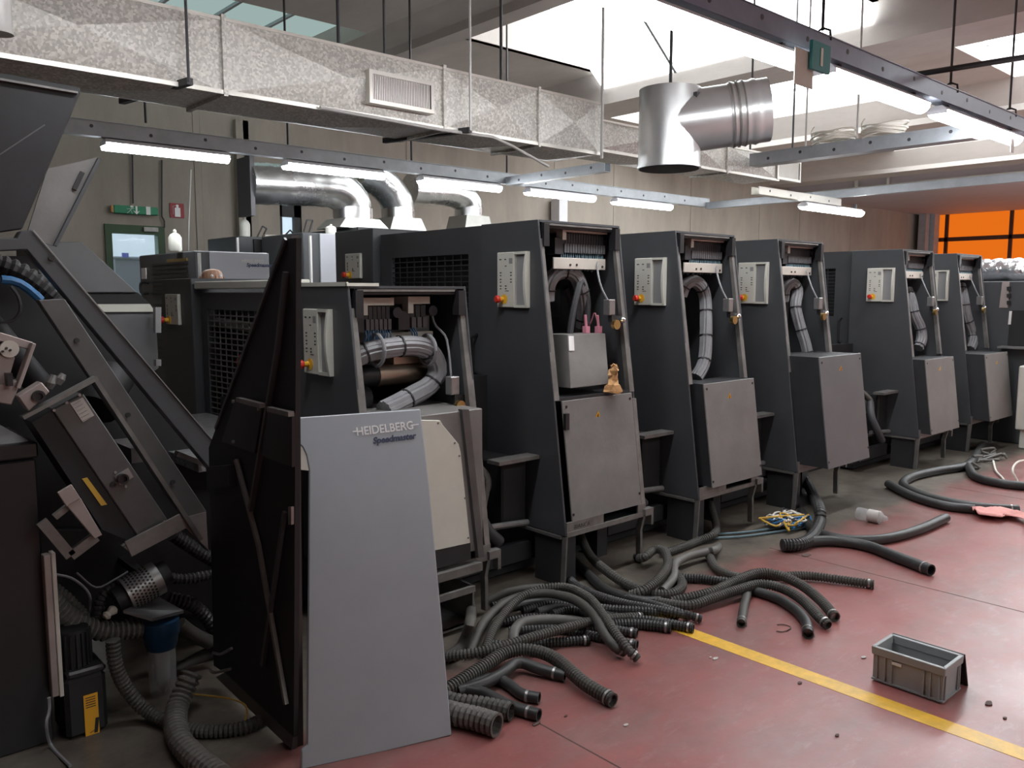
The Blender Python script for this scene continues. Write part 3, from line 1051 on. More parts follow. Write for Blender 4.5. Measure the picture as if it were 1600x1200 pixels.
# grey module
a, b_, c, d = P(887, 523, y=3.24), P(946, 521, y=3.24), P(952, 600, y=3.16), P(892, 607, y=3.16)
mo = put('control_module', MB().ext([a, b_, c, d], (0, .16, 0.0)), 'taupe_cover', U[0], bevel=.003)
put('paper_label', MB().ext([P(888, 525, y=3.2372), P(896, 525, y=3.2372), P(897, 548, y=3.214), P(889, 548, y=3.214)], (0, -.003, 0)), 'white_label', mo)
for px in (915, 934):
    q = P(px, 519, y=3.30)
    put('plug', MB().box(q.x - .016, q.x + .016, 3.28, 3.31, q.z - .005, q.z + .035).cyl((q.x, 3.295, q.z + .03), (q.x - .01, 3.295, q.z + .10), .008, 8), 'pink_plug', mo)
put('plug_lead', MB().tube(smooth_path([P(934, 505, y=3.30), P(929, 488, y=3.32), P(925, 500, y=3.35), P(920, 510, y=3.38)], .02), .004, 5), 'pink_plug', mo)
put('shelf', MB().box(x0 + .02, x0 + TW - .02, yf(1.02), 3.6, 1.015, 1.03), 'anthracite_dark', U[0])
fc = front_cover(U[0], x0, .012, .362, 1.015, .05, .635)
put('latch', MB().box(x0 + .048, x0 + .075, yf(.9) - .03, yf(.9) - .01, .86, .95), 'black_plastic', fc)
text_part('marking', 'BIANCA', .035, 'print_black', U[0], (x0 + .06, yf(.31) - .0068, .322), (1, 0, 0), (0, 0, 1), .1, .0004, bold=-.0005)
bundle(U[1], [P(1064, 462, y=3.46), P(1070, 446, y=3.44), P(1082, 439, y=3.42), P(1095, 447, y=3.40), P(1102, 468, y=3.40), P(1103, 510, y=3.36), P(1102, 550, y=3.32), P(1098, 572, y=3.30), P(1088, 590, y=3.30)], .045, 9)
front_cover(U[1], XT[1], .055, .36, 1.02, .085, .665)
bundle(U[2], [P(1224, 470, y=3.46), P(1227, 450, y=3.44), P(1238, 442, y=3.42), P(1246, 455, y=3.40), P(1243, 480, y=3.38), P(1250, 510, y=3.34), P(1258, 535, y=3.30), P(1262, 553, y=3.28)], .045, 8)
put('inner_door', MB().box(XT[2] + .30, XT[2] + .58, 3.5, 3.53, 1.34, 1.78), 'slate_cover', U[2])
front_cover(U[2], XT[2], .235, .345, 1.14, .02, .66, 'slate_cover')
put('hanging_lead', MB().tube(smooth_path([(XT[2] + .70, 3.30, 1.1), (XT[2] + .78, 3.22, .98), (XT[2] + .80, 3.2, .7), (XT[2] + .77, 3.25, .5)], .04), .022, 8).tube(smooth_path([(XT[2] + .72, 3.34, 1.05), (XT[2] + .86, 3.28, .9), (XT[2] + .84, 3.3, .55)], .04), .018, 8), 'rag_orange', U[2], smooth=True)
bundle(U[3], [P(1417, 452, y=3.46), P(1424, 470, y=3.40), P(1429, 492, y=3.36), P(1438, 512, y=3.32), P(1440, 530, y=3.30), P(1434, 545, y=3.30)], .05, 8)
front_cover(U[3], XT[3], .105, .33, 1.0, .02, .665)
bundle(U[4], [P(1501, 445, y=3.46), P(1506, 465, y=3.40), P(1511, 495, y=3.36), P(1520, 520, y=3.32), P(1520, 535, y=3.30), P(1516, 545, y=3.30)], .05, 8)
front_cover(U[4], XT[4], .175, .33, .99, .02, .66)
# louvred guard that closes the wide gap before the fourth tower
put('machine_frame', MB().box(6.25, 7.15, 3.66, 4.7, 0.0, .95), 'black_cast', U[3])
# orange rag on the first cover
rg = MB()
c = P(957, 600, y=3.12)
rnd = random.Random(11)
rg.lathe((c.x, 3.12, 1.03), [(.045, 0), (.055, .015), (.035, .04), (.018, .07), (.026, .10), (.03, .125), (.018, .15), (.004, .16)], (0.05, 0, 1), 11)
for v in rg.v:
    v += Vector((rnd.uniform(-.019, .019), rnd.uniform(-.017, .017), rnd.uniform(-.002, .010)))
tag(put('crumpled_glove', rg, 'rag_orange', smooth=True), 'crumpled orange brown glove on the taupe cover under the grey module', 'glove')

# ---- the low first unit
x0 = 1.93
TOP0 = 1.63
T0 = thing('printing_unit', 'low dark printing unit with bronze cylinder in its open side', 'printing unit', (x0, 3.05, 0))
tower_shell(T0, x0, TOP0)
tower_base(T0, x0)
put('machine_frame', MB().box(x0, x0 + TW, 3.70, 3.78, 0.06, 1.12).box(x0 + .02, x0 + TW - .02, 3.78, 4.7, 0.0, 1.0), 'black_cast', T0)
guard(T0, x0, 1.60, 3.76, 5.0, (3.98, 4.92, .78, 1.50), 'worn_steel')
put('red_part', MB().cyl((x0 + .14, 4.3, 1.2), (x0 + .14, 4.6, 1.2), .06, 12), 'red_button', T0)
put('shiny_roller', MB().cyl((x0 + .13, 3.85, 1.38), (x0 + .13, 4.95, 1.42), .03, 12), 'bare_steel', T0)
t = put('operator_column', MB().box(x0, x0 + .6, 5.02, 5.52, 0, 1.685), 'anthracite', T0, bevel=.004)
control_panel(T0, x0, 5.40, 5.19, 1.40, 1.59, handle=False)
put('cream_cap', MB().box(x0 + .01, x0 + .12, 3.78, 5.0, 1.62, 1.665), 'cream_plastic', T0, bevel=.006)
put('cap_strip', MB().box(x0 - .006, x0 + .004, yf(1.63) - .004, 3.76, 1.628, 1.646).box(x0 - .006, x0 + .16, yf(1.63) - .008, yf(1.63) + .004, 1.628, 1.642), 'cream_plastic', T0)
a, b_ = P(479, 482, x=x0), P(522, 588, x=x0)
control_panel(T0, x0, a.y, b_.y, b_.z, a.z)
put('back_board', MB().box(x0 + .05, x0 + .60, 3.50, 3.53, 1.18, 1.56), 'recess_grey', T0)
put('inner_door', MB().box(x0 + .47, x0 + .60, 3.44, 3.47, 1.15, 1.50), 'taupe_cover', T0)
ra, rb_, rc, rd = [P(q, 490, y=3.38).x - x0 for q in (563, 604, 634, 660)]
relay_rail(T0, x0, 1.425, ra, rb_, 6, 3.38)
relay_rail(T0, x0, 1.43, rc, rd, 3, 3.38)
wires(T0, x0, 1.43, ra, rb_, 11, 1.30, 3.36, 'cable_blue', -.03, 'blue_wiring')
wires(T0, x0, 1.43, rc, rc + .04, 3, 1.32, 3.37, 'cable_blue', .02, 'blue_wiring')
a, b_ = P(571, 521, y=3.40), P(676, 536, y=3.40)
put('bracket_plate', MB().box(a.x, b_.x, 3.395, 3.405, b_.z - .02, a.z), 'cream_metal', T0, bevel=.002)
bundle(T0, [P(553, 560, y=3.36), P(575, 550, y=3.34), P(605, 544, y=3.32), P(640, 540, y=3.32), P(665, 545, y=3.32), P(680, 562, y=3.32), P(683, 582, y=3.32), P(670, 603, y=3.32), P(645, 618, y=3.32), P(620, 632, y=3.30), P(600, 642, y=3.28)], .05, 10)
for px in (588, 668):
    c = P(px, 547, y=3.32)
    rr = MB()
    rr.tube([c + Vector((0, .07 * math.cos(a), .075 * math.sin(a))) for a in [k * math.pi / 8 for k in range(-8, 9)]], .009, 8)
    put('bundle_clip', rr, 'cable_grey', T0, smooth=True)
a, b_ = P(585, 577, y=3.45), P(661, 574, y=3.45)
tk = put('bronze_cylinder', MB().cyl((a.x, 3.45, 1.20), (b_.x, 3.45, 1.20), .058, 24), 'bronze_tank', T0, smooth=True)
put('cylinder_cap', MB().cyl((a.x - .10, 3.45, 1.20), (a.x, 3.45, 1.20), .054, 20), 'black_plastic', tk, smooth=True)
put('cylinder_cap', MB().cyl((b_.x, 3.45, 1.20), (b_.x + .03, 3.45, 1.20), .054, 20), 'black_plastic', tk, smooth=True)
put('cylinder_block', MB().box(a.x + .08, b_.x - .06, 3.40, 3.48, 1.25, 1.285), 'bronze_tank', tk)
limit_switch(T0, 706, 602, 3.22)
put('switch_lead', MB().tube(smooth_path([P(674, 486, y=3.36), P(680, 508, y=3.32), P(696, 525, y=3.28), P(702, 555, y=3.24), P(705, 590, y=3.22)], .03), .006, 6), 'cable_grey', T0, smooth=True)
put('motor', MB().cyl((x0 + .05, 3.45, 1.10), (x0 + .22, 3.45, 1.08), .07, 16), 'black_cast', T0, smooth=True)
# lower front: step, cream plate, taupe side, open bin
put('lower_body', MB().box(x0 + .04, x0 + .60, 3.02, 3.5, .36, 1.05), 'taupe_cover', T0, bevel=.004)
yc = 3.005
pts = [(600, 655), (688, 657), (692, 664), (717, 694), (720, 706), (735, 850), (680, 862), (600, 880)]
cp = put('cream_plate', MB().ext([P(*q, y=yc) for q in pts], (0, .014, 0)), 'cream_plastic', T0, bevel=.002)
for q in ((686, 661), (712, 692), (719, 712), (728, 778), (733, 840)):
    c = P(*q, y=yc)
    put('rivet', MB().cyl((c.x - .006, yc - .003, c.z), (c.x - .006, yc, c.z), .005, 8), 'worn_steel', cp)
put('dark_band', MB().ext([P(670, 862, y=yc), P(735, 848, y=yc), P(736, 874, y=yc), P(670, 892, y=yc)], (0, .02, 0)), 'black_cast', T0)
put('edge_plate', MB().ext([P(722, 640, y=3.0), P(733, 640, y=3.0), P(757, 870, y=3.0), P(748, 872, y=3.0)], (0, .03, 0)), 'plate_steel', T0)
a = P(690, 885, y=3.0)
put('ledge', MB().box(x0 + .05, P(750, 878, y=3.0).x, 2.98, 3.3, .27, .31), 'worn_steel', T0)
bn = put('open_bin', MB().box(2.10, 2.44, 2.98, 2.99, .03, .035).box(2.10, 2.44, 2.98, 3.25, .02, .035).box(2.43, 2.44, 2.98, 3.25, .03, .21).box(2.10, 2.11, 2.98, 3.25, .03, .21).box(2.10, 2.44, 3.24, 3.25, .03, .21).box(2.10, 2.44, 2.97, 2.99, .18, .21), 'worn_steel', T0)

# ================================================================== LEFT: DELIVERY FRAME
def pxy(pts, y):
    return [P(*q, y=y) for q in pts]


def pxx(pts, x):
    return [P(*q, x=x) for q in pts]


DL = thing('sheet_delivery', 'black sloping sheet delivery with raised hood and grey motor box', 'machine', (0.9, 3.4, 0))
put('slope_beam', MB().ext(pxy([(-40, 372), (26, 372), (32, 361), (50, 359), (335, 690), (330, 735), (42, 390), (-40, 394)], 3.30), (0, .06, 0)), 'anthracite', DL, bevel=.003)
put('beam_edge', MB().bar(P(52, 360, y=3.297), P(334, 690, y=3.297), .004, .006, (0, 1, 0)), 'bare_steel', DL)
put('frame_wall', MB().ext(pxy([(-80, 400), (40, 400), (335, 735), (360, 800), (360, 985), (-80, 985)], 3.72), (0, .05, 0)), 'black_inside', DL)
put('frame_wall', MB().ext(pxy([(-60, 830), (320, 830), (325, 960), (-60, 960)], 3.66), (0, .05, 0)), 'black_cast', DL)
put('cross_shaft', MB().cyl(P(-20, 505, y=3.55), P(60, 600, y=3.6), .05, 14).cyl(P(150, 640, y=3.5), P(180, 585, y=3.6), .08, 16), 'black_cast', DL, smooth=True)
for q in ((80, 403), ):
    c = P(*q, y=3.298)
    put('bolt', MB().cyl((c.x, 3.292, c.z), (c.x, 3.31, c.z), .010, 10), 'black_plastic', DL)
hood = put('hood', MB().ext(pxy([(-60, 102), (125, 136), (126, 145), (35, 358), (-60, 372)], 3.32), (0, .04, 0)), 'black_cast', DL, bevel=.004)
put('hood_flange', MB().ext(pxy([(-60, 111), (122, 143), (122, 146), (-60, 115)], 3.305), (0, .02, 0)), 'worn_steel', hood)
put('hood_seam', MB().bar(P(-10, 248, y=3.318), P(70, 195, y=3.318), .004, .004), 'plate_steel', hood)
pl = put('tilted_plate', MB().ext(pxy([(74, 264), (152, 246), (157, 249), (85, 384), (40, 372)], 3.55), (0, .012, 0)), 'taupe_cover', DL)
put('plate_edge', MB().bar(P(155, 248, y=3.54), P(86, 384, y=3.54), .012, .02, (0, 1, 0)), 'anthracite', pl)
put('slot', MB().bar(P(129, 269, y=3.545), P(116, 296, y=3.545), .016, .008, (0, 1, 0)), 'print_black', pl)
st = put('guide_strip', MB().ext(pxy([(60, 469), (101, 467), (322, 798), (326, 862), (312, 846)], 3.24), (0, .05, 0)), 'plate_steel', DL, bevel=.002)
for q in ((120, 532), (200, 648), (270, 753)):
    c = P(*q, y=3.238)
    put('bolt_hole', MB().cyl((c.x, 3.234, c.z), (c.x, 3.25, c.z), .009, 12), 'print_black', st)
put('strip_flange', MB().ext(pxy([(145, 592), (151, 589), (318, 842), (312, 846)], 3.20), (0, .045, 0)), 'worn_steel', st)
put('end_plate', MB().ext(pxy([(276, 812), (322, 800), (325, 858)], 3.235), (0, .004, 0)), 'bare_steel', st)
mbx = put('motor_box', MB().ext(pxy([(82, 640), (130, 615), (262, 812), (217, 840)], 3.12), (0, .16, 0)), 'plate_steel', DL, bevel=.003)
put('box_side', MB().ext(pxy([(50, 660), (82, 640), (217, 840), (205, 846), (160, 828)], 3.13), (0, .15, 0)), 'black_cast', mbx)
put('type_plate', MB().ext(pxy([(109, 630), (129, 621), (147, 649), (129, 660)], 3.119), (0, -.003, 0)), 'paper_label', mbx)
lb = MB()
for k in range(6):
    lb.bar(P(114 + 3 * k, 636 + 5 * k - 3, y=3.1155), P(126 + 3.4 * k, 630 + 5 * k - 4, y=3.1155), .002, .001)
put('type_print', lb, 'worn_steel', mbx)
put('caution_plate', MB().ext(pxy([(128, 748), (136, 746), (167, 788), (158, 790)], 3.128), (0, -.003, 0)), 'yellow_cable', mbx)
c = P(190, 747, y=3.118)
put('flange_plate', MB().ext(pxy([(178, 744), (200, 731), (208, 745), (187, 758)], 3.119), (0, -.004, 0)), 'bare_steel', mbx)
put('socket', MB().lathe((c.x, 3.114, c.z), [(.019, 0), (.019, .02), (.013, .02), (.013, .005)], (0, -1, 0), 16), 'black_plastic', mbx)
c = P(177, 757, y=3.118)
put('socket', MB().lathe((c.x, 3.119, c.z), [(.011, 0), (.011, .006), (.006, .006), (.006, .001)], (0, -1, 0), 14), 'black_plastic', mbx)
for q in ((84, 641), (104, 629), (124, 617), (222, 836), (244, 823), (257, 815), (180, 738), (196, 760)):
    c = P(*q, y=3.119)
    put('screw', MB().cyl((c.x, 3.114, c.z), (c.x, 3.121, c.z), .005, 8), 'bare_steel', mbx)
put('yoke', MB().bar(P(34, 652, y=3.10), P(150, 590, y=3.10), .012, .05, (0, 1, 0)), 'worn_steel', DL)
put('yoke', MB().bar(P(200, 858, y=3.10), P(285, 814, y=3.10), .06, .012, (0, 1, 0)).ext(pxy([(193, 855), (210, 868), (240, 848), (222, 838)], 3.10), (0, .05, 0)), 'worn_steel', DL)
put('lever_plate', MB().ext(pxy([(90, 770), (112, 757), (126, 778), (104, 792)], 3.08), (0, .012, 0)).ext(pxy([(104, 790), (126, 778), (160, 836), (148, 842)], 3.085), (0, .03, 0)), 'pink_alloy', DL, bevel=.002)
put('lever_frame', MB().bar(P(65, 815, y=3.12), P(110, 868, y=3.12), .035, .02, (0, 1, 0)).bar(P(110, 868, y=3.12), P(150, 838, y=3.12), .035, .02, (0, 1, 0)).bar(P(85, 808, y=3.12), P(108, 790, y=3.12), .02, .02, (0, 1, 0)), 'worn_steel', DL)
ca = put('clamp_frame', MB().ext(pxy([(-20, 513), (52, 535), (48, 547), (-20, 527)], 3.12), (0, .05, 0)).bar(P(51, 536, y=3.11), P(26, 606, y=3.11), .012, .05, (0, 1, 0)), 'pink_alloy', DL, bevel=.002)
put('clamp_body', MB().ext(pxy([(-20, 550), (24, 558), (12, 601), (-20, 604)], 3.13), (0, .06, 0)), 'pink_alloy', ca, bevel=.003)
put('clamp_foot', MB().ext(pxy([(-20, 606), (34, 593), (18, 633), (-20, 626)], 3.11), (0, .05, 0)), 'pink_alloy', ca, bevel=.003)
c = P(14, 545, y=3.128)
put('clamp_disc', MB().cyl((c.x, 3.118, c.z), (c.x, 3.13, c.z), .028, 18), 'cream_metal', ca)
for q in ((10, 544), (16, 547), (4, 549)):
    c = P(*q, y=3.117)
    put('bolt_hole', MB().cyl((c.x, 3.113, c.z), (c.x, 3.12, c.z), .004, 8), 'print_black', ca)
put('connector', MB().box(*[v for v in (P(9, 590, y=3.10).x, P(18, 590, y=3.10).x, 3.08, 3.12, P(9, 603, y=3.1).z, P(9, 583, y=3.1).z)]), 'black_plastic', ca)
cb2 = put('clamp_block', MB().ext(pxy([(28, 620), (65, 597), (78, 612), (45, 643)], 3.09), (0, .06, 0)), 'pink_alloy', DL, bevel=.003)
c = P(60, 619, y=3.088)
put('port', MB().lathe((c.x, 3.09, c.z), [(.020, 0), (.020, .012), (.012, .012), (.012, .002)], (0, -1, 0), 18), 'black_plastic', cb2)
put('small_valves', MB().lathe(P(76, 607, y=3.2), [(.012, 0), (.018, .02), (.01, .05)], (.4, 0, 1), 10).lathe(P(90, 600, y=3.2), [(.012, 0), (.016, .02), (.01, .04)], (.6, 0, 1), 10), 'worn_steel', DL)
put('air_line', MB().tube(smooth_path([P(2, 437, y=3.45), P(25, 440, y=3.45), P(45, 452, y=3.45), P(65, 470, y=3.45)], .03), .016, 8), 'cable_blue', DL, smooth=True)
hm, _ = hose_mb(pxy([(-10, 410), (30, 425), (60, 445), (90, 470)], 3.55), .04, True, .03, 10, False)
put('ribbed_hose', hm, 'hose_black', DL)
put('ring_lead', MB().tube(smooth_path(pxy([(2, 503), (20, 501), (32, 485), (28, 462), (15, 445)], 3.5), .02), .006, 6), 'cable_dark', DL, smooth=True)
put('frame_fitting', MB().box(1.06, 1.16, 3.45, 3.72, .92, .98), 'worn_steel', DL)
put('frame_fitting', MB().bar(P(275, 708, y=3.4), P(325, 728, y=3.4), .04, .02), 'worn_steel', DL)
# the far half of the delivery: sloping lid and bright edge
fb = put('rear_hood', MB().ext(pxy([(60, 378), (128, 378), (215, 457), (60, 457)], 4.85), (0, .5, 0)), 'slate_cover', DL, bevel=.004)
put('rear_slot', MB().ext(pxy([(60, 457), (215, 457), (236, 476), (60, 476)], 4.87), (0, .4, 0)), 'black_inside', DL)
put('bright_edge', MB().ext(pxy([(60, 476), (234, 475), (243, 487), (60, 488)], 4.80), (0, .3, 0)), 'cream_plastic', DL)
put('rear_body', MB().ext(pxy([(60, 488), (243, 487), (248, 575), (60, 700)], 4.82), (0, .5, 0)), 'slate_cover', DL)
put('rear_hinge', MB().ext(pxy([(243, 480), (252, 480), (252, 520), (243, 520)], 4.7), (0, .04, 0)).ext(pxy([(244, 562), (252, 562), (252, 572), (244, 572)], 4.7), (0, .04, 0)), 'recess_grey', DL)

# walkway between delivery and low unit, with parts left on it
wk = tag(put('walkway', MB().box(1.16, 1.90, 3.78, 4.78, .86, .90).box(1.30, 1.90, 3.38, 3.78, .86, .90).box(1.35, 1.85, 3.9, 4.7, 0, .86), 'walkway'), 'grey chequered step between the sloping delivery and the low unit', 'walkway')
def on_walk(px, py):
    return P(px, py, z=.902)
mm = MB()
a, b_ = P(298, 608, z=.95), P(323, 622, z=.93)
tag(put('plastic_channel', MB().bar(on_walk(292, 612) + Vector((0, 0, .02)), on_walk(322, 628) + Vector((0, 0, .02)), .10, .03), 'cream_plastic', bevel=.006), 'short cream plastic channel lying on the chequered step', 'channel')
tag(put('cleaning_cloth', MB().bar(on_walk(290, 606) + Vector((0, 0, .01)), on_walk(330, 612) + Vector((0, 0, .01)), .16, .015), 'cream_plastic', bevel=.006), 'folded pale cloth beside the cream channel on the step', 'cloth')

# dark guard door with its post, standing open
GD = thing('guard_door', 'dark steel guard door with slanting edge standing open', 'door', (1.28, 2.7, 0))
GX = 1.262
put('sheet', MB().ext(pxx([(463, 372), (446, 373), (337, 670), (326, 700), (334, 1040), (352, 1052), (459, 1152)], GX), (.018, 0, 0)), 'black_cast', GD)
put('slant_edge', MB().bar(P(446, 373, x=GX - .005), P(337, 670, x=GX - .005), .008, .012, (0, 1, 0)), 'plate_steel', GD)
put('post', MB().hexa([P(452, 1171, z=0), P(474, 1164, z=0), P(474, 1164, z=0) + Vector((.02, .06, 0)), P(452, 1171, z=0) + Vector((.02, .06, 0))],
                      [P(455, 369, x=1.262), P(467, 367, x=1.295), P(467, 367, x=1.295) + Vector((.02, .06, 0)), P(455, 369, x=1.262) + Vector((.02, .06, 0))]), 'post_brown', GD)
put('rib', MB().bar(P(447, 425, x=GX - .008), P(434, 545, x=GX - .008), .02, .012).bar(P(434, 545, x=GX - .008), P(392, 800, x=GX - .008), .02, .012), 'anthracite', GD)
put('brace', MB().bar(P(369, 718, x=GX - .012), P(404, 852, x=GX - .012), .014, .016).bar(P(404, 852, x=GX - .012), P(447, 1100, x=GX - .012), .014, .016), 'worn_steel', GD)
put('brace', MB().bar(P(445, 800, x=GX - .012), P(410, 1040, x=GX - .012), .012, .016), 'anthracite', GD)
pa = put('cover_plate', MB().ext(pxx([(367, 624), (410, 633), (398, 708), (346, 690)], GX - .016), (.014, 0, 0)), 'anthracite_dark', GD)
pb = put('cover_plate', MB().ext(pxx([(418, 640), (456, 646), (456, 730), (408, 712)], GX - .014), (.012, 0, 0)), 'black_plastic', GD)
for q in ((366, 627), (406, 639), (366, 690)):
    c = P(*q, x=GX - .018)
    put('bolt', MB().cyl(c, c + Vector((-.008, 0, 0)), .006, 8), 'bare_steel', pa)
put('handle', MB().bar(P(373, 624, x=GX - .03), P(410, 634, x=GX - .03), .02, .016).bar(P(421, 639, x=GX - .03), P(455, 647, x=GX - .03), .02, .016), 'worn_steel', GD)
put('hinge_box', MB().ext(pxx([(322, 730), (356, 727), (358, 760), (323, 764)], GX - .03), (.03, 0, 0)), 'black_cast', GD)
put('latch', MB().ext(pxx([(450, 792), (455, 792), (455, 820), (450, 820)], GX - .012), (.01, 0, 0)), 'bare_steel', GD)
put('lower_clip', MB().tube(smooth_path(pxx([(333, 1020), (345, 1022), (362, 1013)], GX - .02), .02), .006, 6).tube(smooth_path(pxx([(327, 1045), (335, 1051), (360, 1045)], GX - .02), .02), .006, 6), 'bare_steel', GD)
put('strut', MB().hexa([P(337, 1058, x=GX), P(352, 1050, x=GX), P(458, 1148, x=GX), P(456, 1172, x=GX)], [q + Vector((.02, 0, 0)) for q in (P(337, 1058, x=GX), P(352, 1050, x=GX), P(458, 1148, x=GX), P(456, 1172, x=GX))]), 'plate_steel', GD)

# light grey cover leaning against the door post
bl, br, tl = P(470, 1203, z=0), P(706, 1150, z=0), P(466, 652, y=2.72)
pn = (br - bl).cross(tl - bl).normalized()
if pn.y > 0:
    pn = -pn


def PC(px, py, lift=0.0):
    d = FW + RT * ((px - CX) / FPX) - UP * ((py - CY) / FPX)
    t = (bl - CAM).dot(pn) / d.dot(pn)
    return CAM + d * t + pn * lift


CV = thing('machine_cover', 'light grey HEIDELBERG Speedmaster cover leaning on the door post', 'cover', bl)
out = [(466, 652), (657, 639), (671, 760), (690, 965), (706, 1149), (600, 1175), (471, 1203), (471, 1172), (480, 1164), (482, 900), (483, 735), (479, 712), (473, 699), (466, 692)]
put('sheet', MB().ext([PC(*q) for q in out], -pn * .02), 'silver_cover', CV, bevel=.004)
put('fold', MB().ext([PC(466, 692, -.005), PC(473, 699, -.005), PC(479, 712, -.005), PC(483, 735, -.005), PC(466, 733, -.005)], -pn * .02), 'cream_metal', CV)
cxd = (PC(651, 668) - PC(560, 679)).normalized()
cyd = pn.cross(cxd)
if cyd.z < 0:
    cyd = -cyd
og = PC(557, 681, .0015)
hs = (PC(557, 668) - PC(557, 681)).length / .70
wd = (PC(645, 671) - PC(557, 681)).length
tx = text_part('lettering', 'HEIDELBERG', hs, 'letter_white', CV, og, cxd, cyd, 0, .001, bold=.0006, label='white raised HEIDELBERG lettering')
w0 = max(v.co.dot(cxd) for v in tx.data.vertices) - min(v.co.dot(cxd) for v in tx.data.vertices)
# stretch the word to the measured width
S = Matrix.Identity(4)
base = og - parent_world(CV)
for v in tx.data.vertices:
    r = v.co - base
    k = r.dot(cxd)
    v.co += cxd * (k * (wd / w0) - k)
put('lettering_bar', MB().bar(PC(551, 674.5, .002), PC(559, 673.5, .002), hs * .10, .001, pn).bar(PC(642, 664.5, .002), PC(654, 663, .002), hs * .10, .001, pn), 'letter_white', CV)
og2 = PC(583, 693.5, .0015)
hs2 = (PC(583, 683) - PC(583, 693)).length / .72
tx2 = text_part('lettering', 'Speedmaster', hs2, 'letter_navy', CV, og2, cxd, cyd, .22, .001, bold=.0012, label='dark blue slanted Speedmaster lettering')
w2 = (PC(651, 687) - PC(583, 693.5)).length
w0 = max((v.co).dot(cxd) for v in tx2.data.vertices) - min(v.co.dot(cxd) for v in tx2.data.vertices)
base = og2 - parent_world(CV)
for v in tx2.data.vertices:
    k = (v.co - base).dot(cxd)
    v.co += cxd * (k * (w2 / w0) - k)

# black control cabinet at the left edge
cxr = P(55, 690, y=3.20).x
cz = P(55, 690, y=3.20).z
CB = thing('control_cabinet', 'black floor cabinet with grey top under the clamp blocks', 'cabinet', (cxr - .4, 3.2, 0))
put('body', MB().box(cxr - .9, cxr, 3.20, 3.62, .0, cz - .06), 'black_plastic', CB, bevel=.006)
put('lid', MB().box(cxr - .9, cxr + .006, 3.19, 3.63, cz - .055, cz), 'black_plastic', CB, bevel=.006)
put('top_plate', MB().hexa([(cxr - .9, 3.22, cz), (cxr - .01, 3.22, cz), (cxr - .01, 3.6, cz), (cxr - .9, 3.6, cz)], [(cxr - .9, 3.24, cz + .06), (cxr - .09, 3.24, cz + .06), (cxr - .09, 3.58, cz + .06), (cxr - .9, 3.58, cz + .06)]), 'plate_steel', CB)
put('corner_rail', MB().box(P(65, 855, y=3.17).x, P(76, 855, y=3.17).x, 3.15, 3.19, P(70, 1090, y=3.17).z, P(70, 866, y=3.17).z), 'pink_alloy', CB, bevel=.002)
put('corner_rail', MB().box(P(77, 855, y=3.17).x, P(84, 855, y=3.17).x, 3.15, 3.19, P(80, 1090, y=3.17).z, P(80, 862, y=3.17).z), 'cream_metal', CB, bevel=.002)
put('lead', MB().tube(smooth_path([P(76, 1090, y=3.14), P(77, 1110, y=3.14), P(72, 1132, y=3.12), P(80, 1165, z=.01), P(110, 1197, z=.01)], .02), .006, 6), 'cable_grey', CB, smooth=True)

# geared pump motor
yM = 3.24
PM = thing('pump_motor', 'black finned pump motor with upright yellow label', 'motor', P(135, 1160, z=0))
c = P(115, 1030, y=yM)
put('motor_housing', MB().cyl((c.x, yM, c.z - .14), (c.x, yM, c.z + .12), .055, 20), 'black_cast', PM, smooth=True)
fm = MB()
for k in range(20):
    a = 2 * math.pi * k / 20
    fm.bar((c.x + .057 * math.cos(a), yM + .057 * math.sin(a), c.z - .10), (c.x + .057 * math.cos(a), yM + .057 * math.sin(a), c.z + .11), .006, .012, (math.cos(a), math.sin(a), 0))
put('cooling_fins', fm, 'black_cast', PM, stuff=True)
a, b_ = P(100, 1065, y=yM - .08), P(172, 1162, y=yM - .08)
gb = put('gear_box', MB().box(a.x, b_.x, yM - .08, yM + .1, max(0.0, b_.z), a.z), 'black_plastic', PM, bevel=.015)
put('box_cap', MB().box(a.x + .01, b_.x - .0, yM - .085, yM + .08, a.z, a.z + .025).cyl((a.x + .06, yM, a.z), (a.x + .06, yM, a.z + .06), .05, 16), 'black_plastic', PM, bevel=.008)
a, b_ = P(130, 1088, y=yM - .082), P(156, 1150, y=yM - .082)
yl = put('label_plate', MB().box(a.x, b_.x, yM - .084, yM - .0805, b_.z, a.z), 'yellow_sign', PM)
lm = MB()
for k in range(5):
    lm.box(a.x + .006, b_.x - .008, yM - .0848, yM - .0839, a.z - .012 - .009 * k, a.z - .009 - .009 * k)
lm.bar((a.x + .035, yM - .0845, b_.z + .02), (a.x + .042, yM - .0845, b_.z + .075), .012, .001, (0, 1, 0))
lm.bar((a.x + .015, yM - .0845, b_.z + .025), (b_.x - .015, yM - .0845, b_.z + .032), .005, .001)
put('label_print', lm, 'print_black', yl)
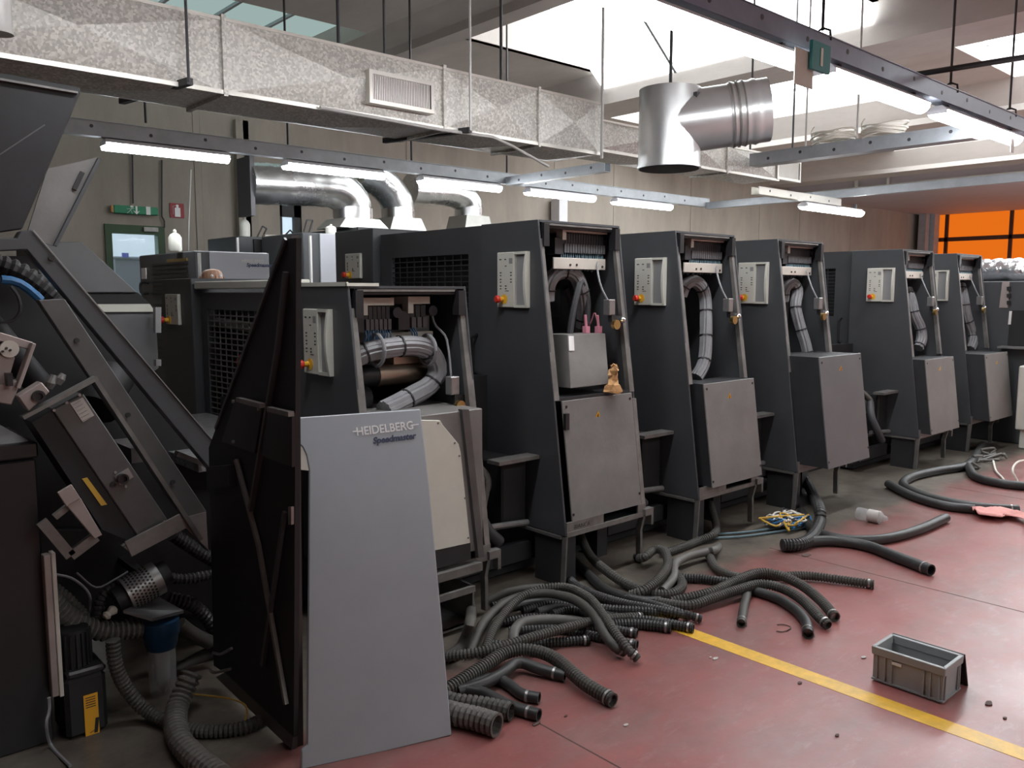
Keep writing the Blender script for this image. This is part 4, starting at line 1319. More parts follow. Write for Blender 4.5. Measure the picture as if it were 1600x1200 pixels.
# water filter with clear bowl
yF = 3.30
c1, c2, c3 = P(250, 968, y=yF), P(250, 1012, y=yF), P(249, 1106, y=yF)
WF = thing('water_filter', 'water filter with blue head and clear bowl', 'filter', (c1.x, yF, 0))
put('filter_head', MB().lathe((c1.x, yF, c2.z), [(.055, 0), (.062, .02), (.066, .05), (.072, .06), (.072, c1.z - c2.z)], (0, 0, 1), 20), 'filter_blue', WF, smooth=True)
put('filter_bowl', MB().lathe((c1.x, yF, c3.z), [(.035, 0), (.048, .01), (.05, .04), (.054, c2.z - c3.z)], (0, 0, 1), 20), 'clear_plastic', WF, smooth=True)
put('filter_cartridge', MB().lathe((c1.x, yF, c3.z + .06), [(.005, 0), (.022, .03), (.03, .06), (.032, c2.z - c3.z - .06)], (0, 0, 1), 14), 'recess_grey', WF, smooth=True)
put('mount_plate', MB().hexa([P(193, 958, y=yF - .09), P(238, 971, y=yF - .09), P(287, 958, y=yF - .02), P(245, 935, y=yF + .08)], [q + Vector((0, 0, .012)) for q in (P(193, 958, y=yF - .09), P(238, 971, y=yF - .09), P(287, 958, y=yF - .02), P(245, 935, y=yF + .08))]), 'plate_steel', WF)
put('mount_arm', MB().box(c1.x - .02, c1.x + .02, yF + .06, 3.655, c1.z + .01, c1.z + .03), 'black_cast', WF)
# perforated silencer
SL = thing('silencer', 'perforated steel silencer cylinder above the blue filter', 'silencer', (P(218, 920, y=yF).x, yF, P(218, 950, y=yF).z))
a, b_ = P(200, 928, y=yF), P(236, 908, y=yF)
ax = (b_ - a).normalized()
put('drum', MB().cyl(a - ax * .01, b_ + ax * .03, .068, 28), 'bare_steel', SL, smooth=True)
hm = MB()
u1 = ax.orthogonal().normalized()
u2 = ax.cross(u1)
for i in range(7):
    for k in range(30):
        an = 2 * math.pi * (k + .5 * (i % 2)) / 30
        n_ = u1 * math.cos(an) + u2 * math.sin(an)
        if n_.y > .2:
            continue
        q = a + ax * (.005 + .0135 * i) + n_ * .0675
        hm.cyl(q, q + n_ * .0015, .0048, 6)
put('perforation', hm, 'print_black', SL, stuff=True)
put('end_cap', MB().cyl(b_ + ax * .03, b_ + ax * .07, .05, 18), 'black_cast', SL, smooth=True)
put('end_cap', MB().cyl(a - ax * .05, a - ax * .01, .05, 18), 'black_cast', SL, smooth=True)
put('brass_valve', MB().lathe(P(180, 950, y=yF - .03), [(.012, 0), (.02, .01), (.012, .03), (.018, .04), (.01, .05)], (-.6, -.2, -.3), 10), 'cream_metal', SL)
put('mount_arm', MB().bar(b_ + Vector((0, .05, 0)), (b_.x, 3.655, b_.z), .03, .03), 'black_cast', SL)

# ================================================================== HOSES
HN = [0]


def hose(pts, r, label, m='hose_dusty', ribbed=True, lift=0.0, y=None, group=None, clamp=True, pitch=.0155, open_end=True, name='ribbed_hose', endlift=0.0):
    n = len(pts)
    ww = []
    for i, q in enumerate(pts):
        if len(q) == 4:
            ww.append(P(q[0], q[1], y=q[3]))
            continue
        if len(q) == 3:
            z = q[2]
        else:
            t = i / (n - 1)
            z = r + lift * (math.sin(math.pi * min(1, t * 1.0)) if t > 0 else 0) + endlift * (1 - t)
        ww.append(P(q[0], q[1], y=y) if y else P(q[0], q[1], z=z))
    mb, path = hose_mb(ww, r, ribbed, pitch, 12, open_end)
    T = thing(name, label, 'hose', (ww[-1].x, ww[-1].y, max(0, min(v.z for v in mb.v))), group)
    put('tube', mb, m, T, smooth=not ribbed)
    if clamp and open_end:
        step = (path[1] - path[0]).length
        k = max(2, int(.03 / max(step, 1e-3)))
        e = path[-1 - k]
        d = (path[-1] - path[-3]).normalized()
        put('clamp', MB().cyl(e - d * .005, e + d * .005, r * 1.07, 14), 'bare_steel', T, smooth=True)
        s = d.cross(Vector((0, 0, 1))).normalized()
        put('clamp_wire', MB().tube([e - s * r * .9 + Vector((0, 0, -r * .2)), e - s * r * 1.15 + Vector((0, 0, -r * .7)), e - s * r * 1.1 + d * .01 + Vector((0, 0, -r * .95))], .0022, 5), 'bare_steel', T)
    return T


def z1(u, v):
    return (690 + u / 3.81, 860 + v / 3.81)


def z2(u, v):
    return (900 + u / 3.2, 800 + v / 3.2)


G1 = 'ribbed hoses in the pile beside the light grey cover'
G2 = 'ribbed hoses spread before the tall units'
hose([z1(-60, 870), z1(45, 820), z1(250, 690), z1(370, 615), z1(480, 592), z1(600, 610), z1(700, 662), z1(850, 790), z1(1020, 893)], .029, 'long ribbed hose arching out from the leaning cover onto the red floor', 'hose_dusty', lift=.03)
hose([z1(100, 840), z1(260, 790), z1(380, 720), z1(425, 680), z1(480, 670), z1(580, 705), z1(735, 748)], .024, 'dark hose with bent neck lying under the arching hose', 'hose_black', lift=.02, ribbed=False)
hose([z1(150, 820), z1(300, 760), z1(400, 800), z1(480, 858), z1(585, 880)], .023, 'short dark hose end, upper of two beside the fat hoses', 'hose_black', ribbed=False)
hose([z1(120, 830), z1(250, 850), z1(400, 925), z1(580, 980)], .024, 'short dark hose end touching the fat hoses', 'hose_black', ribbed=False)
hose([z1(-60, 850), z1(60, 900), z1(250, 925), z1(415, 960)], .036, 'fat ribbed hose end, the darker of the fat pair', 'hose_dusty', pitch=.022, clamp=False)
hose([z1(-60, 930), z1(60, 968), z1(200, 1000), z1(330, 1040)], .045, 'fattest ribbed hose end lying against the cover bottom', 'hose_grey', pitch=.024, clamp=False)
hose([z1(-40, 640), z1(30, 630), z1(200, 610), z1(400, 560), z1(600, 500), z1(880, 425), z1(1010, 405), z1(1190, 395)], .023, 'long straight ribbed hose crossing the pile', 'hose_dusty', lift=.06)
hose([z1(250, 620), z1(320, 450), z1(450, 295), z1(600, 228), z1(750, 222), z1(880, 285), z1(965, 390), z1(1040, 500), z1(1110, 590), z1(1170, 648)], .022, 'arched hose in the pile, longer of the twin pair', 'hose_dusty', lift=.10)
hose([z1(160, 620), z1(250, 430), z1(400, 300), z1(600, 255), z1(780, 292), z1(900, 380), z1(970, 500), z1(1030, 575), z1(1085, 605)], .022, 'smooth arched hose in the pile, shorter of the twin pair', 'hose_dusty', ribbed=False, lift=.08)
hose([(728, 915, 0, 3.4), (735, 945, 0, 3.15), z1(172, 420) + (.17,), z1(150, 500) + (.10,), z1(110, 580) + (.04,), z1(20, 640) + (.03,)], .025, 'smooth hose hanging down beside the cover edge', 'hose_dusty', ribbed=False, open_end=False)
hose([z1(270, 300), z1(400, 245), z1(560, 222), z1(650, 235), z1(760, 300)], .022, 'smooth hose behind the arches of the pile', 'hose_dusty', ribbed=False, open_end=False, lift=.05)
hose([z1(430, 560), z1(430, 490), z1(470, 435), z1(560, 415), z1(700, 412), z1(860, 430)], .024, 'grey hose bent back inside the pile', 'hose_grey', ribbed=False, open_end=False, lift=.02)
hose([z1(300, 560), z1(450, 560), z1(650, 548), z1(880, 533)], .022, 'ribbed hose with wired end lying low in the pile', 'hose_black')
hose([z1(330, 430), z1(600, 400), z1(900, 445), z1(1050, 475), z1(1165, 493)], .022, 'black ribbed hose end beneath the twin arches', 'hose_black', group=G1)
hose([z1(400, 480), z1(700, 470), z1(950, 520), z1(1165, 563)], .022, 'black ribbed hose end beneath the twin arches', 'hose_black', group=G1)
SH = 'black ribbed hose end beside the start of the yellow line'
hose([z1(880, 470), z1(1000, 445), z1(1180, 440), z1(1365, 460)], .026, 'thicker black ribbed hose lying by the start of the yellow line', 'hose_black', group=G1)
hose([z1(1100, 410), z1(1250, 420), z1(1370, 440), z1(1500, 462)], .024, SH, 'hose_black', group=G1)
hose([z1(800, 330), z1(990, 350), z1(1190, 362), z1(1410, 380)], .024, SH, 'hose_black', group=G1, lift=.02)
hose([z1(1000, 300), z1(1250, 345), z1(1400, 375), z1(1480, 390)], .021, SH, 'hose_black', group=G1, lift=.03)
hose([z1(1050, 270), z1(1250, 320), z1(1400, 365), z1(1550, 410)], .021, SH, 'hose_black', group=G1, lift=.03)
for k in range(5):
    hose([z1(300 + 90 * k, 330 + 12 * k), z1(520 + 60 * k, 290 + 16 * k), z1(760 + 40 * k, 330 + 10 * k), z1(930 + 30 * k, 420 - 8 * k)], .021, 'dark hose in the shade at the back of the pile', 'hose_black', ribbed=k % 2 == 0, open_end=False, group=G1)
# loops in front of the first tall unit
hose([(897, 800, 0, 3.5), (907, 836, 0, 3.4), (922, 868, 0, 3.2), z2(160, 300) + (.06,), z2(260, 365), z2(380, 408), z2(480, 408), z2(530, 370), z2(515, 325), z2(480, 285), z2(470, 250)], .027, 'ribbed hose dropping from the first tall unit into a loop', 'hose_dusty', open_end=False, lift=.0)
hose([(985, 930), z2(340, 392), z2(420, 330), z2(460, 260), z2(440, 195), z2(390, 190), z2(330, 230), (985, 868, 0, 3.45)], .026, 'ribbed hose bent in a tight upright loop', 'hose_dusty', open_end=False, lift=.07)
hose([z2(430, 395), z2(485, 330), z2(495, 260), z2(560, 222), z2(660, 198), z2(700, 185), (1135, 845, 0, 3.4)], .025, 'smooth hose beside the tight upright loop', 'hose_grey', ribbed=False, open_end=False, lift=.03)
hose([z2(430, 210), z2(520, 180), z2(610, 145), z2(690, 110) + (.05,), (1119, 822, 0, 3.12), (1114, 800, 0, 3.25), (1105, 770, 0, 3.4)], .026, 'ribbed hose rising beside the leg of the second tall unit', 'hose_dusty', open_end=False)
hose([z2(665, 215), z2(700, 280), z2(780, 318), z2(880, 330), z2(1000, 325), z2(1130, 318), z2(1250, 328), z2(1490, 362)], .025, 'ribbed hose reaching furthest across the red floor', 'hose_dusty', lift=.01)
hose([z2(480, 450), z2(560, 430), z2(680, 400), z2(800, 345), z2(900, 308), z2(1000, 312), z2(1120, 362), z2(1220, 440), z2(1295, 525)], .027, 'ribbed hose arched over its twin, outer one', 'hose_dusty', lift=.05)
hose([z2(400, 450), z2(560, 468), z2(680, 432), z2(800, 392), z2(920, 362), z2(1030, 382), z2(1130, 440), z2(1220, 530), z2(1262, 568)], .026, 'ribbed hose arched beside its twin, inner one', 'hose_dusty', lift=.03)
hose([z2(860, 385), z2(1000, 430), z2(1100, 492), z2(1150, 552), z2(1160, 610)], .026, 'smooth black hose ending near the bent wire', 'hose_black', ribbed=False)
hose([z2(860, 395), z2(838, 480), z2(826, 558)], .022, 'short smooth hose pointing towards the yellow line', 'hose_dusty', ribbed=False)
hose([z2(520, 330), z2(640, 335), z2(760, 350), z2(900, 360)], .026, 'dark ribbed hose under the arched twins', 'hose_black', open_end=False)
hose([(890, 870, 0, 3.5), z2(50, 300), z2(150, 390), z2(300, 440), z2(430, 445)], .025, 'smooth dark hose below the loop of the first unit', 'hose_black', ribbed=False, open_end=False)
hose([(870, 880, 0, 3.5), z2(-20, 350), z2(60, 400), z2(170, 440), z2(320, 480)], .025, 'ribbed dark hose curving from the first unit leg', 'hose_black', open_end=False)
# hoses further along
hose([(1240, 690, 0, 3.5), (1256, 742, 0, 3.35), (1270, 772, 0, 3.15), (1280, 795, .12), (1281, 815, .07), (1270, 838, .045), (1250, 850, .045), (1222, 852, .045)], .04, 'thick black hose dropping from the third tall unit', 'hose_black', True, open_end=False, pitch=.02)
hose([(1225, 852), (1290, 845), (1350, 852), (1400, 870), (1455, 891)], .034, 'smooth black hose lying over the red floor by the third unit', 'hose_black', ribbed=False)
hose([(1252, 800), (1267, 824), (1295, 838), (1340, 844), (1387, 841), (1437, 827), (1478, 809)], .032, 'black hose curving upward at its end by the third unit', 'hose_black', ribbed=False, clamp=False)
hose([(1535, 695), (1527, 708), (1510, 727), (1462, 736), (1425, 745), (1411, 756), (1425, 767), (1462, 780), (1525, 792), (1592, 797)], .036, 'long black hose doubled back before the fourth unit', 'hose_black', ribbed=False)
hose([(1388, 756), (1425, 775), (1475, 790), (1525, 796)], .034, 'black hose alongside the doubled back one', 'hose_black', ribbed=False, open_end=False)
hose([(1512, 728), (1525, 745), (1562, 755), (1625, 762)], .036, 'black hose running off past the last unit', 'hose_black', ribbed=False, open_end=False)
# hoses at the pump corner
hose([(70, 925), (95, 955), (130, 978), (170, 986), (220, 980)], .040, 'wide ribbed hose leading to the blue filter', 'hose_grey', True, y=3.30, open_end=False, pitch=.02)
hose([(80, 915), (105, 935), (128, 958), (140, 975)], .022, 'narrow ribbed hose above the wide filter hose', 'hose_dusty', True, y=3.36, open_end=False, pitch=.018)
hose([(152, 965), (157, 938), (170, 922), (195, 915)], .022, 'ribbed hose bending up to the silencer', 'hose_black', True, y=3.34, open_end=False, pitch=.018)
hose([(176, 1000, .34), (181, 1040, .24), (200, 1080, .13), (235, 1115, .04), (290, 1138, .026), (340, 1142, .026), (395, 1132, .026), (440, 1100, .026)], .026, 'ribbed hose hanging past the filter bowl to the floor', 'hose_dusty', open_end=False, pitch=.016)
hose([(300, 1052, .14), (285, 1085, .08), (275, 1115, .045), (278, 1150, .045), (300, 1180, .045), (345, 1215, .045)], .042, 'thick ribbed hose curling towards the open guard door', 'hose_grey', open_end=False, pitch=.024)
hose([(276, 1050), (310, 1030), (345, 1015)], .032, 'stub of smooth hose behind the filter bowl', 'hose_dusty', False, y=3.5, open_end=False)
hose([(262, 935), (300, 945), (330, 975), (345, 1010)], .03, 'ribbed hose looping behind the blue filter head', 'hose_black', True, y=3.45, open_end=False, pitch=.02)
hose([(280, 975), (300, 990), (330, 1005)], .03, 'smooth hose leaving the blue filter head', 'hose_dusty', False, y=3.40, open_end=False)
hose([(255, 900), (285, 905), (330, 898)], .022, 'ribbed hose running from the silencer to the door', 'hose_black', True, y=3.40, open_end=False, pitch=.018)
hose([(270, 835), (300, 855), (340, 880)], .03, 'ribbed hose below the grey guide strip', 'hose_black', True, y=3.45, open_end=False, pitch=.018)
tag(put('yellow_wire', MB().tube(smooth_path([P(303, 1085, z=.01), P(350, 1090, z=.03), P(378, 1098, z=.05), P(386, 1110, z=.05), P(382, 1130, z=.03)], .02), .0035, 6), 'yellow_cable', smooth=True), 'thin yellow wire looped over the ribbed hose', 'wire')
tag(put('grey_wires', MB().tube(smooth_path(pxy([(86, 897), (115, 905), (140, 930), (137, 965)], 3.4), .02), .005, 6).tube(smooth_path(pxy([(120, 895), (150, 918), (180, 905), (200, 893)], 3.42), .02), .004, 6), 'cable_grey', smooth=True), 'thin grey leads hanging above the wide filter hose', 'cable')

# ================================================================== FLOOR ITEMS
CR = thing('plastic_crate', 'small grey plastic stacking crate by the yellow line', 'crate', (3.405, 1.31, 0))
xa, xb, ya, yb, ht = 3.322, 3.486, 1.178, 1.446, .15


def shell(x0, x1, y0, y1, z0, z1, t, grow):
    mb = MB()
    g = grow
    o0 = [(x0, y0, z0), (x1, y0, z0), (x1, y1, z0), (x0, y1, z0)]
    o1 = [(x0 - g, y0 - g, z1), (x1 + g, y0 - g, z1), (x1 + g, y1 + g, z1), (x0 - g, y1 + g, z1)]
    i0 = [(x0 + t, y0 + t, z0), (x1 - t, y0 + t, z0), (x1 - t, y1 - t, z0), (x0 + t, y1 - t, z0)]
    i1 = [(x0 - g + t, y0 - g + t, z1), (x1 + g - t, y0 - g + t, z1), (x1 + g - t, y1 + g - t, z1), (x0 - g + t, y1 + g - t, z1)]
    for i in range(4):
        j = (i + 1) % 4
        mb.hexa([o0[i], o0[j], i0[j], i0[i]], [o1[i], o1[j], i1[j], i1[i]])
    return mb


body = shell(xa, xb, ya, yb, .008, ht - .02, .004, .004)
body.box(xa, xb, ya, yb, .006, .012)
put('body', body, 'crate_grey', CR)
put('base_lip', shell(xa + .004, xb - .004, ya + .004, yb - .004, 0, .008, .01, 0), 'crate_grey', CR)
put('rim', shell(xa - .010, xb + .010, ya - .010, yb + .010, ht - .034, ht, .016, .002), 'crate_grey', CR, bevel=.002)
rb = MB()
for yy in (ya + .012, ya + .045, ya + .070, yb - .012, yb - .045, yb - .012 - .06):
    rb.box(xa - .009, xa, yy - .0025, yy + .0025, .006, ht - .034)
    rb.box(xb, xb + .009, yy - .0025, yy + .0025, .006, ht - .034)
for xx in (xa + .01, xb - .01, (xa + xb) / 2 + .055, ):
    rb.box(xx - .0025, xx + .0025, ya - .009, ya, .006, ht - .034)
    rb.box(xx - .0025, xx + .0025, yb, yb + .009, .006, ht - .034)
rb.box(xa - .008, xb + .008, ya - .008, yb + .008, .008, .014)
put('rib', rb, 'crate_grey', CR)
put('brand_label', MB().box(xa - .0105, xa - .008, 1.335, 1.372, ht - .052, ht - .040), 'white_label', CR)
tag(put('crate_lid', MB().hexa([(3.555, 1.165, 0), (3.563, 1.165, .0), (3.563, 1.455, 0), (3.555, 1.455, 0)], [(3.500, 1.165, .150), (3.508, 1.165, .152), (3.508, 1.455, .152), (3.500, 1.455, .150)]), 'black_plastic', bevel=.002), 'dark flat lid leaning on the back of the grey crate', 'lid')

# pink rag
rg = MB()
rnd = random.Random(5)
pts = [P(q[0], q[1], z=.02) for q in ((1520, 802), (1545, 803), (1570, 804), (1600, 812), (1635, 828))]
nx, ny = 26, 9
path = smooth_path(pts, .06)
for i, p in enumerate(path):
    t = (path[min(i + 1, len(path) - 1)] - path[max(i - 1, 0)]).normalized()
    s = Vector((-t.y, t.x, 0))
    wd = .10 + .06 * math.sin(i * .7)
    for k in range(ny):
        a = k / (ny - 1) - .5
        rg.v.append(p + s * a * 2 * wd + Vector((0, 0, .012 + .035 * abs(math.sin(i * .9 + a * 7)) * (1 - abs(a) * 1.6) + rnd.uniform(0, .012))))
for i in range(len(path) - 1):
    for k in range(ny - 1):
        rg.f.append((i * ny + k, i * ny + k + 1, (i + 1) * ny + k + 1, (i + 1) * ny + k))
ro = tag(put('pink_rag', rg, 'rag_pink', smooth=True, angle=80), 'crumpled pink rag on the red floor beside a black hose', 'rag')
so = ro.modifiers.new('thick', 'SOLIDIFY')
so.thickness = .004
# clear bottle on its side
c = P(1362, 806, z=.045)
d = (P(1385, 808, z=.045) - P(1345, 800, z=.045)).normalized()
BT = thing('plastic_bottle', 'clear plastic bottle lying on the stained concrete', 'bottle', (c.x, c.y, 0))
put('bottle_body', MB().lathe(c - d * .11, [(.02, 0), (.042, .01), (.045, .03), (.042, .08), (.045, .13), (.042, .17), (.018, .20), (.015, .22)], d, 16), 'clear_plastic', BT, smooth=True)
put('bottle_label', MB().lathe(c - d * .02, [(.0455, 0), (.0458, .05), (.0455, .08)], d, 16), 'paper_label', BT, smooth=True)
# bundle of scrap cable, blue lines
rnd = random.Random(8)
for k, (m, col) in enumerate((('cable_blue', 'blue'), ('yellow_cable', 'yellow'), ('white_cable', 'white'), ('cable_dark', 'black'))):
    c = P(1228, 820, z=.02)
    mb = MB()
    for j in range(5):
        pp = [c + Vector((rnd.uniform(-.18, .18), rnd.uniform(-.12, .12), rnd.uniform(0, .07))) for _ in range(5)]
        mb.tube(smooth_path(pp, .03), .007, 6)
    for v in mb.v:
        v.z = max(v.z, .003)
    tag(put('scrap_wire', mb, m, smooth=True), 'tangled %s scrap wire on the floor by the third unit' % col, 'wire')
for dy, nm in ((0, 'upper'), (6, 'lower')):
    tag(put('air_line', MB().tube(smooth_path([P(1105, 835 + dy, z=.012), P(1160, 832 + dy, z=.012), P(1220, 824 + dy, z=.012), P(1258, 818 + dy, z=.012)], .05), .008, 6), 'cable_tealgrey', smooth=True), 'thin blue air line on the floor, %s one' % ('nearer the units' if dy == 0 else 'nearer the red paint'), 'air line')
tag(put('white_lead', MB().tube(smooth_path([P(1552, 720, z=.02), P(1556, 735, z=.02), P(1565, 745, z=.015), P(1570, 752, z=.015)], .03), .009, 6).tube(smooth_path([P(1590, 752, z=.015), P(1582, 735, z=.1), P(1590, 722, z=.14), P(1610, 718, z=.1)], .03), .009, 6), 'white_cable', smooth=True), 'white lead curling on the floor past the fourth unit', 'cable')
tag(put('bent_wire', MB().tube(smooth_path([P(1214, 976, z=.004), P(1226, 976, z=.004), P(1236, 981, z=.004), P(1224, 987, z=.004), P(1213, 986, z=.004)], .01), .0025, 5), 'debris'), 'rusty bent wire on the red floor', 'wire')
rnd = random.Random(4)
for k, (px, py, s) in enumerate(((1350, 1028, .012), (1308, 1150, .008), (1250, 1068, .010), (1118, 1030, .012), (884, 1120, .006), (1545, 1100, .016), (1110, 1028, .006), (1570, 1123, .008), (1260, 868, .03), (978, 1134, .008), (1420, 1000, .005), (838, 1132, .014))):
    c = P(px, py, z=0)
    mb = MB()
    a = rnd.uniform(0, 3)
    n = 7
    pts = [(c.x + s * (1 + .6 * rnd.random()) * math.cos(2 * math.pi * i / n), c.y + .6 * s * (1 + .6 * rnd.random()) * math.sin(2 * math.pi * i / n), .001) for i in range(n)]
    mb.ext(pts, (0, 0, .004))
    tag(put('floor_scrap', mb, 'debris' if k % 3 else 'paper_label'), 'tiny scrap of dirt lying on the red floor', 'scrap', 'scraps on the red floor')
for k in range(7):
    mb = MB()
    c = Vector((8.35 + rnd.uniform(-.4, .5), 2.80 + rnd.uniform(-.1, .1), .02))
    mb.tube(smooth_path([c + Vector((rnd.uniform(-.15, .15), rnd.uniform(-.10, .10), rnd.uniform(0, .08))) for _ in range(4)], .04), .012, 6)
    lo = min(v.z for v in mb.v)
    for v in mb.v:
        v.z -= lo
    tag(put('scrap_cable', mb, 'hose_grey', smooth=True), 'curled grey cable offcut below the fourth tower', 'cable', 'cable offcuts below the fourth tower')

# ================================================================== END OF THE PRESS
ED = thing('press_delivery', 'dark end section of the press with socket plate', 'machine', (10.6, 3.2, 0))
put('body', MB().box(9.83, 12.2, 2.75, 5.2, 0, 1.72), 'anthracite', ED, bevel=.01)
xe = 9.83
sp = put('socket_plate', MB().ext(pxx([(1566, 440), (1577, 440), (1575, 481), (1561, 481)], xe - .012), (.012, 0, 0)), 'pink_alloy', ED)
for py in (448, 459, 470):
    put('socket', MB().ext(pxx([(1573, py), (1579, py), (1579, py + 6), (1573, py + 6)], xe - .03), (.02, 0, 0)), 'black_plastic', sp)
put('opening', MB().ext(pxx([(1579, 485), (1625, 485), (1620, 545), (1574, 540)], xe - .008), (.01, 0, 0)), 'black_inside', ED)
put('light_strip', MB().ext(pxx([(1577, 486), (1581, 486), (1579, 507), (1575, 507)], xe - .02), (.01, 0, 0)), 'white_label', ED)
a = P(1558, 541, x=9.68)
put('table', MB().box(9.68, 9.83, 2.2, P(1558, 541, x=9.68).y, a.z - .02, a.z), 'bare_steel', ED)
put('table_leg', MB().box(9.70, 9.76, 2.3, 2.36, 0, a.z - .02), 'worn_steel', ED)
tag(put('white_box', MB().box(9.5, 9.8, P(1640, 570, x=9.5).y, P(1592, 570, x=9.5).y, 0.2, P(1594, 572, x=9.5).z).box(9.55, 9.75, P(1632, 570, x=9.5).y, P(1597, 570, x=9.5).y, 0, .2), 'cream_plastic', bevel=.01), 'pale box standing below the end table', 'box')
fm = MB()
pa = smooth_path([P(1520, 424, x=10.2), P(1545, 424, x=10.2), P(1572, 422, x=10.2), P(1600, 424, x=10.2), P(1660, 426, x=10.2)], .03)
rnd = random.Random(2)
fm.rings(pa, [.13 * (1 + rnd.uniform(-.12, .12)) for _ in pa], 14)
tag(put('foil_duct', fm, 'foil', smooth=True, angle=80), 'crinkled silver foil duct on the end section', 'duct')

# ================================================================== SECOND PRESS BEHIND
yP = 8.0
S1 = thing('far_press_feeder', 'far press cabinet with louvres and light grey HEIDELBERG panel', 'machine', (3.5, 8.2, 0))
xl, xr, zt = P(305, 395, y=yP).x, P(420, 394, y=yP).x, 2.0
ybk = P(217, 395, x=xl).y
put('body', MB().box(xl, xr, yP + .02, ybk, 0, zt), 'anthracite', S1, bevel=.01)
xp = P(328, 394, y=yP).x
put('front_panel', MB().box(xp, xr, yP, yP + .02, .3, zt - .005), 'far_silver', S1, bevel=.004)
put('upright_bar', MB().box(P(311, 400, y=yP - .1).x, P(314, 400, y=yP - .1).x, yP - .1, yP - .06, .9, P(312, 395, y=yP - .1).z), 'rod_white', S1)
ya_, yb_ = P(293, 430, x=xl - .01).y, P(238, 430, x=xl - .01).y
lv = MB()
for k in range(26):
    z = P(265, 412, x=xl).z - .042 * k
    if k == 9:
        continue
    lv.box(xl - .012, xl, ya_, yb_, z - .012, z + .010)
put('louvre', lv, 'black_plastic', S1, stuff=True)
put('gold_label', MB().box(xl - .012, xl, P(293, 405, x=xl).y, P(262, 405, x=xl).y, P(280, 409, x=xl).z, P(280, 404, x=xl).z), 'brass', S1)
put('side_handle', MB().tube(smooth_path([(xl - .0, yb_ + .15, P(232, 442, x=xl).z), (xl - .08, yb_ + .15, P(232, 442, x=xl).z), (xl - .08, yb_ + .15, P(232, 458, x=xl).z), (xl, yb_ + .15, P(232, 458, x=xl).z)], .03), .014, 6), 'black_plastic', S1)
put('side_label', MB().box(xl - .01, xl, P(229, 425, x=xl).y, P(222, 425, x=xl).y, P(225, 436, x=xl).z, P(225, 419, x=xl).z), 'white_label', S1)
a = P(376, 409.5, y=yP)
text_part('lettering', 'HEIDELBERG', .042, 'cream_metal', S1, (P(377, 409, y=yP).x, yP - .002, P(377, 410, y=yP).z), (1, 0, 0), (0, 0, 1), 0, .001, label='faded HEIDELBERG lettering')
text_part('lettering', 'Speedmaster', .052, 'letter_navy', S1, (P(385, 416, y=yP).x, yP - .002, P(385, 416.5, y=yP).z), (1, 0, 0), (0, 0, 1), .2, .001, bold=.0015, label='dark blue Speedmaster lettering')
YS = ybk + .1
S2 = thing('far_press_unit', 'dark far press unit with clips on its top', 'machine', (4.4, YS, 0))
q0, q1 = P(371, 370, y=YS), P(470, 372, y=YS)
put('body', MB().box(q0.x, q1.x, YS, YS + .9, 0, P(400, 370, y=YS).z), 'anthracite', S2, bevel=.01)
put('dark_recess', MB().box(P(395, 370, y=YS).x, P(462, 370, y=YS).x, YS - .03, YS, 1.2, P(400, 374, y=YS).z), 'black_inside', S2)
put('upright_bar', MB().box(P(370, 370, y=YS - .1).x, P(373, 370, y=YS - .1).x, YS - .1, YS - .07, .9, P(370, 371, y=YS - .1).z), 'rod_white', S2)
for py in (408, 440):
    put('shelf_bar', MB().box(P(418, py, y=YS - .05).x, P(465, py, y=YS - .05).x, YS - .06, YS - .03, P(430, py + 2, y=YS - .05).z, P(430, py - 2, y=YS - .05).z), 'bare_steel', S2)
zt2 = P(400, 370, y=YS).z
for px, ang in ((401, .5), (440, .8)):
    c = Vector((P(px, 355, y=YS + .1).x, YS + .1, zt2))
    d = Vector((math.sin(ang), 0, math.cos(ang)))
    s = Vector((math.cos(ang), 0, -math.sin(ang)))
    mb = MB().bar(c, c + d * .16, .015).bar(c + s * .06, c + s * .06 + d * .16, .015).bar(c + d * .16, c + s * .06 + d * .16, .015)
    put('wire_clip', mb, 'black_plastic', S2)
put('loose_bar', MB().bar((P(412, 364, y=YS + .05).x, YS + .05, zt2 + .02), (P(455, 366, y=YS + .05).x, YS + .05, zt2 + .02), .06, .03), 'cream_metal', S2)
S3 = thing('far_press_cover', 'far press unit with tall light grey cover panel', 'machine', (4.9, 8.6, 0))
q0, q1, q2 = P(474, 365, y=8.55), P(500, 364, y=8.55), P(532, 362, y=8.55)
zt3 = P(500, 364, y=8.55).z
put('body', MB().box(q0.x, q2.x + .3, 8.57, 9.6, 0, zt3), 'anthracite', S3, bevel=.01)
put('front_panel', MB().box(q1.x, q2.x + .3, 8.55, 8.57, .3, zt3 - .004), 'far_silver', S3, bevel=.004)
put('upright_bar', MB().box(P(484, 370, y=8.45).x, P(487, 370, y=8.45).x, 8.45, 8.48, .9, P(484, 368, y=8.45).z), 'rod_white', S3)
c = Vector((P(474, 357, y=8.7).x, 8.7, zt3))
put('wire_clip', MB().bar(c, c + Vector((.05, 0, .15)), .015).bar(c + Vector((.07, 0, 0)), c + Vector((.12, 0, .15)), .015).bar(c + Vector((.05, 0, .15)), c + Vector((.12, 0, .15)), .015), 'black_plastic', S3)
S4 = thing('dryer_cabinet', 'dark dryer cabinet of the far press under the round ducts', 'machine', (6.5, 9.2, 0))
zt4 = P(550, 357, y=9).z
put('body', MB().box(P(520, 357, y=8.9).x + .25, P(775, 357, y=8.9).x, 8.78, 11.0, 0, zt4), 'anthracite', S4, bevel=.01)
put('top_lip', MB().box(P(520, 357, y=8.9).x + .25, P(775, 357, y=8.9).x, 8.74, 8.78, zt4 - .06, zt4), 'anthracite_dark', S4)


